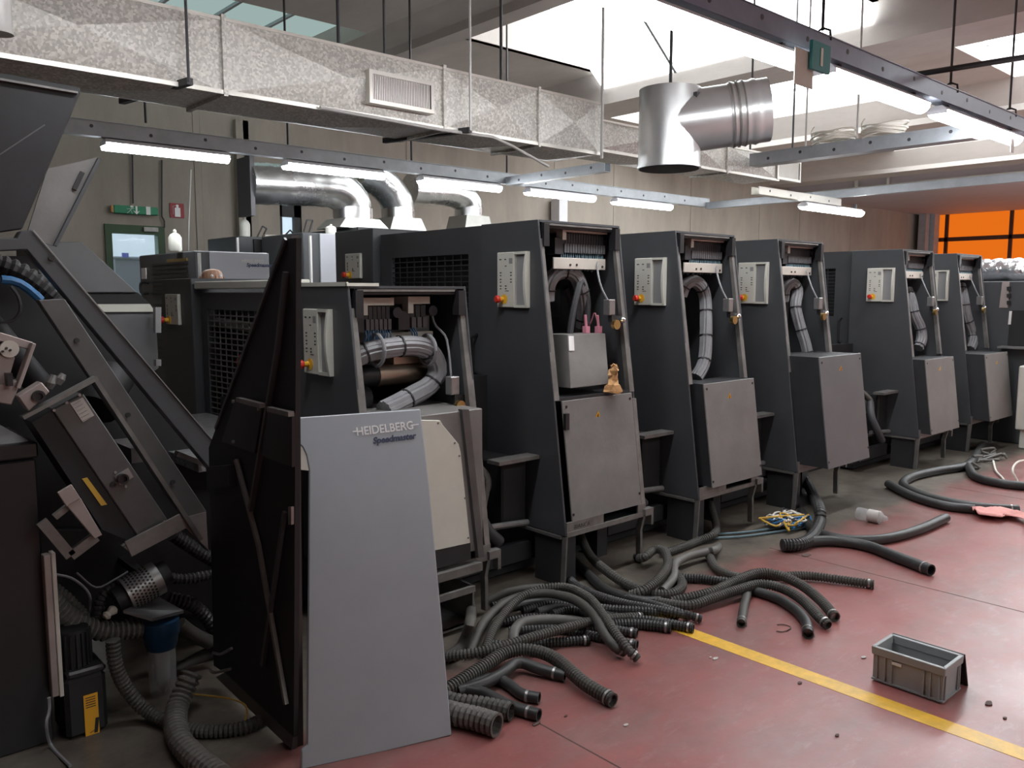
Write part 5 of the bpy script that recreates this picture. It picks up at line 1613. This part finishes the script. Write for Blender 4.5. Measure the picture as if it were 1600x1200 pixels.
def jug(px, py_top, py_bot, yy, zb, label):
    b = P(px, py_bot, y=yy)
    h = P(px, py_top, y=yy).z - zb
    r = .062 if h < .3 else .07
    J = thing('plastic_jug', label, 'jug', (b.x, yy, zb))
    put('jug_body', MB().lathe((b.x, yy, zb), [(r * .9, 0), (r, .02), (r, h * .62), (r * .7, h * .76), (r * .25, h * .84), (r * .22, h * .88)], (0, 0, 1), 16), 'jug_white', J, smooth=True)
    put('cap', MB().lathe((b.x, yy, zb + h * .87), [(r * .28, 0), (r * .28, h * .06), (r * .1, h * .13)], (0, 0, 1), 12), 'cream_plastic', J, smooth=True)


jug(274, 358, 389, 8.35, zt, 'white plastic jug on the louvred far cabinet')
jug(383, 338, 367, YS + .15, zt2, 'white plastic jug on the dark far unit')
jug(517, 350, 363, 8.65, zt3, 'white plastic jug on the far unit with the tall grey panel')

# person working between the presses: only the bald crown shows over the low unit
hd = P(330, 432, y=6.5)
PX, PY, PZ = hd.x, 6.5, P(330, 425, y=6.5).z
H = PZ * 1.045
PR = thing('person', 'person with bald head bending behind the low printing unit', 'person', (PX, PY, 0))


def skin(name, verts, edges, rad, m, parent, root=0):
    me = bpy.data.meshes.new(name)
    pw = parent_world(parent)
    me.from_pydata([Vector(v) - pw for v in verts], edges, [])
    ob = bpy.data.objects.new(name, me)
    COL.objects.link(ob)
    ob.parent = parent
    md = ob.modifiers.new('skin', 'SKIN')
    for i, r in enumerate(rad):
        d = me.skin_vertices[0].data[i]
        d.radius = (r, r) if isinstance(r, float) else r
        d.use_root = (i == root)
    s = ob.modifiers.new('sub', 'SUBSURF')
    s.levels = 2
    s.render_levels = 2
    me.materials.append(MATS[m])
    return ob


def hv(x, y, z):
    return (PX + x, PY + y, z * H / 1.75)


V = [hv(0, 0, .95), hv(0, 0, 1.15), hv(0, 0, 1.38), hv(0, 0, 1.48), hv(0, -.01, 1.56), hv(0, -.02, 1.645), hv(0, -.01, 1.70),
     hv(-.19, 0, 1.40), hv(-.25, -.05, 1.13), hv(-.22, -.26, 1.02), hv(-.20, -.33, 1.00),
     hv(.19, 0, 1.40), hv(.25, -.05, 1.13), hv(.22, -.26, 1.02), hv(.20, -.33, 1.00),
     hv(-.10, 0, .88), hv(-.11, -.02, .48), hv(-.11, 0, .08), hv(-.11, -.14, .04),
     hv(.10, 0, .88), hv(.11, -.02, .48), hv(.11, 0, .08), hv(.11, -.14, .04)]
Ed = [(0, 1), (1, 2), (2, 3), (3, 4), (4, 5), (5, 6), (2, 7), (7, 8), (8, 9), (9, 10), (2, 11), (11, 12), (12, 13), (13, 14), (0, 15), (15, 16), (16, 17), (17, 18), (0, 19), (19, 20), (20, 21), (21, 22)]
Rd = [(.15, .11), (.14, .11), (.16, .11), .055, .075, .095, .07, .065, .045, .035, .03, .065, .045, .035, .03, .085, .06, .045, .04, .085, .06, .045, .04]
bodyo = skin('body', V, Ed, Rd, 'mat_skin', PR)
for s in (-1, 1):
    for k in range(4):
        f0 = hv(s * .20 + (k - 1.5) * .018, -.36, 1.0)
        f1 = hv(s * .20 + (k - 1.5) * .02, -.40, .99 - .005 * k)
        f2 = hv(s * .20 + (k - 1.5) * .02, -.43, .965)
        skin('finger', [f0, f1, f2], [(0, 1), (1, 2)], [.009, .008, .007], 'mat_skin', PR)
    skin('thumb', [hv(s * .165, -.345, 1.0), hv(s * .145, -.375, .99), hv(s * .14, -.40, .975)], [(0, 1), (1, 2)], [.011, .009, .008], 'mat_skin', PR)
    put('ear', MB().lathe(Vector(hv(s * .092, -.005, 1.62)), [(.004, -.006), (.026, 0), (.004, .008)], (s, 0, 0), 12), 'mat_skin', PR, smooth=True)
    put('eye', MB().lathe(Vector(hv(s * .034, -.098, 1.645)), [(.002, -.01), (.012, 0), (.002, .008)], (0, -1, 0), 12), 'letter_white', PR, smooth=True)
put('nose', MB().lathe(Vector(hv(0, -.105, 1.60)), [(.016, 0), (.014, .02), (.006, .05)], (0, .15, 1), 10), 'mat_skin', PR, smooth=True)
put('mouth', MB().box(PX - .024, PX + .024, PY - .098, PY - .088, hv(0, 0, 1.57)[2], hv(0, 0, 1.578)[2]), 'red_sign', PR)
VC = V[0:3] + [V[7], V[8], V[11], V[12], V[15], V[16], V[17], V[19], V[20], V[21]]
EC = [(0, 1), (1, 2), (2, 3), (3, 4), (2, 5), (5, 6), (0, 7), (7, 8), (8, 9), (0, 10), (10, 11), (11, 12)]
skin('overalls', VC, EC, [(.165, .125), (.155, .125), (.17, .12), .075, .058, .075, .058, .10, .075, .06, .10, .075, .06], 'clothes', PR)

# ================================================================== AIR DUCTS
def duct_run(label, x_list, y0, y1, z0, z1, bump=.05, flanges=()):
    D = thing('ventilation_duct', label, 'duct', ((x_list[0] + x_list[-1]) / 2, (y0 + y1) / 2, z0))
    for a, b in zip(x_list, x_list[1:]):
        mb = MB()
        n = 0
        # front face with crossed creases
        c = (((a + b) / 2), y0 - bump, (z0 + z1) / 2)
        cor = [(a, y0, z0), (b, y0, z0), (b, y0, z1), (a, y0, z1)]
        for i in range(4):
            mb.poly([cor[i], cor[(i + 1) % 4], c])
        cb_ = ((a + b) / 2, (y0 + y1) / 2, z0 - bump)
        cor2 = [(a, y1, z0), (b, y1, z0), (b, y0, z0), (a, y0, z0)]
        for i in range(4):
            mb.poly([cor2[i], cor2[(i + 1) % 4], cb_])
        mb.poly([(a, y0, z1), (b, y0, z1), (b, y1, z1), (a, y1, z1)])
        mb.poly([(a, y1, z0), (a, y1, z1), (b, y1, z1), (b, y1, z0)])
        mb.poly([(a, y0, z0), (a, y0, z1), (a, y1, z1), (a, y1, z0)])
        mb.poly([(b, y0, z0), (b, y1, z0), (b, y1, z1), (b, y0, z1)])
        put('segment', mb, 'galv_duct', D)
    for f in flanges:
        fr = MB()
        t = .022
        fr.box(f - .012, f + .012, y0 - t, y0, z0 - t, z1 + t).box(f - .012, f + .012, y0, y1, z0 - t, z0).box(f - .012, f + .012, y0, y1, z1, z1 + t)
        put('flange', fr, 'galv_duct', D)
    put('edge_trim', MB().box(x_list[0], x_list[-1], y0 - .018, y0, z0 - .012, z0 + .012).box(x_list[0], x_list[-1], y0 - .010, y0, z1 - .008, z1 + .010), 'hood_metal', D)
    return D


D1 = duct_run('long galvanised rectangular air duct over the press', [-2.6, -1.0, .5, 2.0, 3.52, 4.40, 5.09], 4.6, 5.13, 2.70, 3.09, flanges=(.5, 2.0, 3.52, 4.40))


def grille(D, x0, x1, y, z0, z1, dep):
    g = put('grille_box', frame_poly([(x0, y, z0), (x1, y, z0), (x1, y, z1), (x0, y, z1)], [(x0 + .025, y, z0 + .025), (x1 - .025, y, z0 + .025), (x1 - .025, y, z1 - .025), (x0 + .025, y, z1 - .025)], (0, dep, 0)), 'hood_metal', D)
    put('grille_back', MB().box(x0 + .02, x1 - .02, y + dep * .55, y + dep * .6, z0 + .02, z1 - .02), 'dark_steel_beam', g)
    n = 34
    for k in range(n):
        xx = x0 + .03 + (x1 - x0 - .06) * (k + .5) / n
        put('slat', MB().box(xx - .0035, xx + .0035, y + .008, y + .035, z0 + .025, z1 - .025), 'hood_metal', g)
    return g


g0, g1 = P(577, 107, y=4.52), P(679, 178, y=4.52)
grille(D1, g0.x, g1.x, 4.52, P(679, 178, y=4.52).z, P(577, 107, y=4.52).z, .08)
D2 = duct_run('shorter galvanised duct run beyond the round elbow', [5.45, 6.6, 7.45, 8.45], 5.0, 5.45, 2.83, 3.085, flanges=(7.45,))
g0, g1 = P(1216, 244, y=4.97), P(1251, 286, y=4.97)
grille(D2, g0.x, g1.x, 4.97, P(1213, 279, y=4.97).z, P(1216, 245, y=4.97).z, .06)
# transition piece joining the two runs
q = [(5.09, 4.6, 2.70), (5.09, 5.13, 2.70), (5.09, 5.13, 3.09), (5.09, 4.6, 3.09)]
r_ = [(5.55, 5.0, 2.80), (5.55, 5.45, 2.80), (5.55, 5.45, 3.09), (5.55, 5.0, 3.09)]
put('transition', MB().hexa(q, r_), 'galv_duct', D1)
put('access_panel', MB().box(5.62, 6.2, 4.985, 5.0, 2.88, 3.04), 'bare_steel', D2, bevel=.004)
# round galvanised tee
RD = thing('round_duct', 'wide round galvanised duct elbow hanging open before the rectangular duct', 'duct', (5.2, 4.0, 2.5))
cz0 = P(1045, 264, y=4.0).z
cc = Vector((P(1045, 264, y=4.0).x, 4.0, cz0))
R_ = .232
put('stub', MB().rings([cc + Vector((0, 0, z)) for z in (0, .02, .02, .58)], [R_ * 1.03, R_ * 1.03, R_, R_], 36), 'galv_tee', RD, smooth=True)
put('stub_mouth', MB().cyl(cc + Vector((0, 0, -.004)), cc + Vector((0, 0, .002)), R_ * .97, 32), 'black_inside', RD)
e1 = P(1200, 178, y=3.45)
dirv = (e1 - (cc + Vector((0, 0, .30)))).normalized()
st_ = cc + Vector((0, 0, .33))
L_ = (e1 - st_).length
put('branch', MB().cyl(st_, st_ + dirv * L_ * .62, R_ * .98, 36), 'galv_tee', RD, smooth=True)
rp, rr_ = [], []
for k in range(12):
    t = .60 + .40 * k / 11
    rp.append(st_ + dirv * L_ * t)
    rr_.append(R_ * (1.03 if k in (1, 4, 7) else .99))
put('ribbed_end', MB().rings(rp, rr_, 36), 'galv_tee', RD, smooth=True)
for k in (.62, .68, .74):
    put('seam_ring', MB().cyl(st_ + dirv * L_ * k, st_ + dirv * (L_ * k + .012), R_ * 1.035, 36), 'worn_steel', RD, smooth=True)
put('clasp', MB().box(cc.x - .03, cc.x + .03, cc.y - R_ - .03, cc.y - R_, cc.z + .44, cc.z + .52), 'rod_dark', RD)
put('hanger', MB().cyl(cc + Vector((0, .0, .5)), (cc.x, cc.y, ZC), .012, 8), 'rod_dark', RD)

# vertical spiral pipe at the far left
sp_ = P(-2, 60, y=4.3)
sm = MB()
pp, rr_ = [], []
for k in range(60):
    z = 2.72 + (ZC - 2.72) * k / 59
    pp.append(Vector((sp_.x, 4.3, z)))
    rr_.append(.06 if k % 4 == 0 else .056)
sm.rings(pp, rr_, 20)
tag(put('spiral_pipe', sm, 'rod_white', smooth=True), 'pale vertical spiral pipe in front of the long duct', 'pipe')


# round ducts with hoods on the far press
def round_drop(pts, r, hood_c, label, yy):
    T = thing('extract_duct', label, 'duct', (hood_c[0], yy, hood_c[2]), 'extract ducts on the far press')
    path = smooth_path(pts, .06)
    rad = [r * (1.02 if (k % 4 == 0) else 1.0) for k in range(len(path))]
    put('pipe', MB().rings(path, rad, 28), 'galv_round', T, smooth=True, angle=60)
    e = path[-1]
    put('collar', MB().cyl(e + Vector((0, 0, .02)), e - Vector((0, 0, .12)), r * 1.04, 28), 'galv_round', T, smooth=True)
    zt_, zb = e.z - .12, zt4
    if zt_ - zb < .05:
        zt_ = zb + .12
    w0, w1 = r * 1.02, r * 1.5
    put('hood', MB().hexa([(e.x - w1, yy - w1 * .8, zb), (e.x + w1, yy - w1 * .8, zb), (e.x + w1, yy + w1 * .8, zb), (e.x - w1, yy + w1 * .8, zb)],
                          [(e.x - w0, yy - w0, zt_), (e.x + w0, yy - w0, zt_), (e.x + w0, yy + w0, zt_), (e.x - w0, yy + w0, zt_)]), 'hood_galv', T)


yD = 9.15
round_drop([P(386, 286, y=yD), P(430, 288, y=yD), P(490, 291, y=yD), P(525, 296, y=yD), P(546, 312, y=yD), P(551, 328, y=yD)], .235, P(551, 350, y=yD), 'longest round extract duct with elbow onto a hood', yD)
yD = 9.85
round_drop([P(560, 268, y=yD), P(585, 278, y=yD), P(606, 295, y=yD), P(619, 315, y=yD), P(622, 328, y=yD)], .225, P(622, 350, y=yD), 'middle round extract duct with a short elbow', yD)
yD = 10.55
round_drop([P(640, 296, y=yD), P(670, 298, y=yD), P(700, 300, y=yD), P(722, 308, y=yD), P(732, 320, y=yD), P(733, 328, y=yD)], .225, P(733, 350, y=yD), 'round extract duct next to the first tall unit', yD)

pq = P(372, 250, y=9.15)
tag(put('duct_plenum', MB().box(P(381, 290, y=9.15).x, P(388, 290, y=9.15).x - .002, 8.98, 9.32, P(380, 338, y=9.15).z, P(380, 246, y=9.15).z), 'rod_dark'), 'dark vertical plenum where the longest extract duct starts', 'duct')
# hangers and thin pipes of the long duct
def rod(px, py, yy, r, m, label, top=ZC):
    c = P(px, py, y=yy)
    if 6.9 < c.x < 9.9 and 4.7 < yy < 8.9:
        top = min(4.72 + (9.9 - c.x) * 1.18 / 1.5, 5.0 + (c.x - 6.85) * .6)
    tag(put('hanger_rod', MB().cyl(c, (c.x, c.y, top), r, 8), m), label, 'rod', 'hanger rods of the duct and trays')


for px, py, yy, r, m in ((295, 128, 4.5, .008, 'rod_dark'), (735, 204, 4.5, .009, 'rod_white'), (601, 84, 4.75, .009, 'rod_dark'), (529, 68, 5.0, .012, 'rod_dark'), (783, 128, 5.0, .012, 'rod_dark'),
                         (940, 248, 4.55, .012, 'rod_white'), (228, 192, 8.0, .012, 'rod_dark'), (450, 226, 8.0, .012, 'rod_dark'), (643, 252, 8.0, .012, 'rod_dark'), (792, 270, 8.0, .012, 'rod_dark'),
                         (1258, 240, 4.6, .010, 'rod_white'), (1238, 240, 5.4, .012, 'rod_dark'), (1172, 236, 5.4, .012, 'rod_dark'), (1338, 232, 4.2, .012, 'rod_white')):
    rod(px, py, yy, r, m, 'thin hanger rod running up to the concrete ceiling')
zS = P(297, 127, y=4.5).z
for a, b in (((297, 127), (190, 158)), ((735, 203), (600, 220))):
    A = P(*a, y=4.5)
    B = P(*b, z=A.z)
    tag(put('support_bar', MB().bar(A, B, .035, .035), 'rod_dark'), 'dark bar carrying the long duct from below, %s' % ('beside the grille' if a[0] > 500 else 'above the raised hood'), 'bar')
tag(put('white_pipe', MB().tube([P(500, 168, y=4.56), P(690, 203, y=4.56), P(770, 214, y=4.56), P(800, 228, y=4.56), P(857, 260, y=4.56)], .011, 8), 'rod_white', smooth=True), 'thin white pipe bending away under the long duct', 'pipe')

# ================================================================== CABLE TRAYS AND LAMPS
def tray(label, a, b, m, w=.10, h=.13, holes=True, step=.5):
    """U channel from a to b (bottom centre line)"""
    a, b = Vector(a), Vector(b)
    T = thing('cable_tray', label, 'cable tray', (a + b) / 2)
    d = (b - a).normalized()
    s = d.cross(Vector((0, 0, 1))).normalized() * w / 2
    up = Vector((0, 0, h))
    t = s.normalized() * .004
    mb = MB()
    for sg in (1, -1):
        o = s * sg
        mb.hexa([a + o - t, b + o - t, b + o + t, a + o + t], [a + o - t + up, b + o - t + up, b + o + t + up, a + o + t + up])
    mb.hexa([a - s, b - s, b + s, a + s], [q + Vector((0, 0, .006)) for q in (a - s, b - s, b + s, a + s)])
    put('channel', mb, m, T)
    put('lip', MB().bar(a - s + up, b - s + up, .02, .006).bar(a + s + up, b + s + up, .02, .006), m, T)
    if holes:
        n = int((b - a).length / step)
        hm = MB()
        for sg in (1, -1):
            for k in range(n):
                c = a + d * step * (k + .5) + s * sg + Vector((0, 0, h * (.45 if k % 2 else .62)))
                q = s.normalized() * sg
                hm.cyl(c + q * .003, c + q * .0055, .016, 10)
        put('knockouts', hm, 'rod_dark', T, stuff=True)
    return T


Y1, Z1 = 8.0, 2.955
Y2, Z2 = 2.7, 3.045
tray('blue grey cable tray carrying the lamps in front of the back wall', (-3.0, Y1, Z1), (11.4, Y1, Z1), 'tray_grey', h=.13)
tray('dark blue cable tray overhead with the green sign', (-2.0, Y2, Z2), (12.5, Y2, Z2), 'tray_blue', h=.12)
tray('grey cross tray bearing the cable coils', (7.80, Y2 + .06, 2.90), (7.80, 4.9, 2.90), 'tray_grey', w=.16, h=.12, step=.35)
tray('grey cross tray at the end of the far lamp row', (11.35, 2.9, 2.92), (11.35, 7.94, 2.92), 'tray_grey', h=.10, holes=False)
tray('short grey cross tray above the round duct end', (7.1, 6.3, 2.93), (7.1, 7.94, 2.93), 'tray_grey', h=.10, step=.4)
q = P(1252, 277, y=5.6)
tray('short tray with a lamp below the duct grille', (9.2, 5.75, 2.80), (11.3, 5.75, 2.80), 'hood_metal', h=.09, step=.5)


def lamp(xa, xb, yy, z, label, group):
    T = thing('strip_lamp', label, 'lamp', ((xa + xb) / 2, yy, z), group)
    put('lamp_body', MB().hexa([(xa, yy - .078, z + .055), (xb, yy - .078, z + .055), (xb, yy + .078, z + .055), (xa, yy + .078, z + .055)], [(xa + .02, yy - .03, z + .095), (xb - .02, yy - .03, z + .095), (xb - .02, yy + .03, z + .095), (xa + .02, yy + .03, z + .095)]), 'lamp_white', T)
    n = 8
    prof = [(yy + .07 * math.cos(math.pi + math.pi * k / n), z + .054 + .065 * math.sin(math.pi + math.pi * k / n)) for k in range(n + 1)]
    put('diffuser', MB().ext([(xa + .004, a, b) for a, b in prof], (xb - xa - .008, 0, 0)), 'tube_light', T)
    for xe_ in (xa, xb - .014):
        put('lamp_end', MB().box(xe_, xe_ + .014, yy - .072, yy + .072, z + .030, z + .056), 'lamp_white', T)
    put('bracket', MB().box(xa + .15, xa + .18, yy - .02, yy + .02, z + .09, z + .16).box(xb - .18, xb - .15, yy - .02, yy + .02, z + .09, z + .16), 'rod_dark', T)


GA = 'strip lamps under the far cable tray'
for a, b in ((160, 357), (443, 598), (655, 780), (823, 927), (960, 1048)):
    lamp(P(a, 230, y=Y1).x, P(b, 270, y=Y1).x, Y1, 2.855, 'lit strip lamp below the blue grey tray before the back wall', GA)
GB = 'strip lamps under the near cable tray'
for a, b, nm in ((937, 1240, 'with beige card at its end'), (1290, 1440, 'starting beside the green hanging sign'), (1470, 1590, 'with a small tag hanging from its end')):
    lamp(P(a, 60, y=Y2).x, P(b, 150, y=Y2).x, Y2, 2.93, 'lit strip lamp under the dark blue tray, ' + nm, GB)
for a in (0.9, 9.3, 11.2):  # unseen; first inferred from the bright duct, other two assumed
    lamp(a, a + 1.5, Y2, 2.93, 'lit strip lamp below the dark blue tray overhead', GB)
lamp(P(1255, 298, y=5.75).x, P(1345, 310, y=5.75).x, 5.75, 2.70, 'lit strip lamp below the short tray under the duct grille', GB)
tray('added grey cable tray with fill lamps over the far aisle', (12.8, 1.6, 3.03), (28.0, 1.6, 3.03), 'tray_grey', h=.12, holes=False)  # unseen tray added to carry the fill lamps
for a in range(6):  # unseen lamps added to put white light on the soffit and far end
    lamp(13.0 + 2.4 * a, 14.5 + 2.4 * a, 1.6, 2.86, 'added fill lamp below the grey tray over the far aisle', 'added fill lamps over the far aisle')
for a in range(4):  # unseen lamps added to weaken the orange spill on the back wall
    lamp(22.3 + 2.1 * a, 23.8 + 2.1 * a, 5.6, 4.17, 'added fill lamp fixed below the dropped soffit', 'added fill lamps below the soffit')
for px, py in ((1285, 57), (1485, 138), (1577, 180)):
    c = P(px, py, y=Y2)
    T = thing('tray_hanger', 'dark hanger hook on the dark blue tray', 'hanger', (c.x, Y2, Z2), 'hangers of the dark blue tray')
    put('rod', MB().cyl((c.x, Y2, Z2 + .17), (c.x, Y2, ZC), .010, 8), 'rod_dark', T)
    put('hook', MB().tube([(c.x, Y2 - .055, Z2 + .10), (c.x, Y2 - .05, Z2 + .16), (c.x, Y2, Z2 + .185), (c.x, Y2 + .05, Z2 + .16), (c.x, Y2 + .055, Z2 + .10)], .008, 6), 'rod_dark', T, smooth=True)
# dark pipe running across at the top right
a, b = P(1415, 119, z=3.30), P(1640, 83, z=3.30)
tag(put('overhead_pipe', MB().cyl(a, b, .022, 10), 'rod_dark', smooth=True), 'dark pipe crossing above the dark blue tray', 'pipe')
# green hanging sign with its back plate
c = P(1281, 90, y=Y2 - .12)
HS = thing('hanging_sign', 'green hanging exit sign on the dark blue tray', 'sign', (c.x, Y2 - .1, P(1281, 118, y=Y2 - .12).z))
a, b = P(1268, 62, y=Y2 - .12), P(1294, 117, y=Y2 - .12)
put('board', MB().box(a.x, b.x, Y2 - .13, Y2 - .11, b.z, a.z), 'teal_sign', HS)
put('symbol', MB().box((a.x + b.x) / 2 - .012, (a.x + b.x) / 2 + .014, Y2 - .133, Y2 - .13, b.z + .03, a.z - .03), 'cream_plastic', HS)
a2, b2 = P(1240, 85, y=Y2 - .09), P(1267, 140, y=Y2 - .09)
tag(put('hanging_card', MB().box(a2.x, b2.x, Y2 - .10, Y2 - .095, b2.z, P(1253, 78, y=Y2 - .09).z), 'cream_metal'), 'plain beige card hanging beside the green sign', 'card')
c0 = P(1580, 222, y=Y2 - .05)
tag(put('hanging_tag', MB().box(c0.x - .03, c0.x + .05, Y2 - .06, Y2 - .055, c0.z - .09, c0.z + .03), 'paper_label'), 'small tag hanging from the last near lamp', 'tag')


def coil(px, py, r, label):
    c = P(px, py, x=7.80)
    c.z = 3.045
    mb = MB()
    rnd = random.Random(px)
    for k in range(9):
        ox, oy = rnd.uniform(-.03, .03), rnd.uniform(-.03, .03)
        rr = r * rnd.uniform(.8, 1.05)
        tl = rnd.uniform(-.12, .12)
        pts = [Vector((c.x + ox + rr * .8 * math.cos(a), c.y + oy + rr * math.sin(a), c.z + .012 * k * .8 + tl * .3 * math.sin(a))) for a in [2 * math.pi * i / 28 for i in range(29)]]
        mb.tube(pts, .009, 6)
    mb.tube(smooth_path([c + Vector((0, r, .03)), c + Vector((0, r + .02, .12)), c + Vector((.02, r, .17))], .02), .008, 6)
    tag(put('cable_coil', mb, 'white_cable', smooth=True), label, 'cable')


coil(1300, 232, .20, 'flat coil of white cable on the cross tray by the duct grille')
coil(1380, 215, .19, 'taller coil of white cable on the middle of the cross tray')
for i, (a, b, c, d) in enumerate((((1338, 293), (1339, 246), (1397, 176), (1340, 262)), ((1387, 288), (1389, 242), (1450, 180), (1390, 272)))):
    tag(put('roof_brace', MB().cyl(P(*a, x=21.6), P(*b, x=21.6), .05, 8).cyl(P(*d, x=21.6), P(*c, x=21.6), .045, 8), 'rod_white'), 'white angled brace above the dropped soffit rail, %s' % ('nearer the back wall' if i == 0 else 'farther from the back wall'), 'brace')
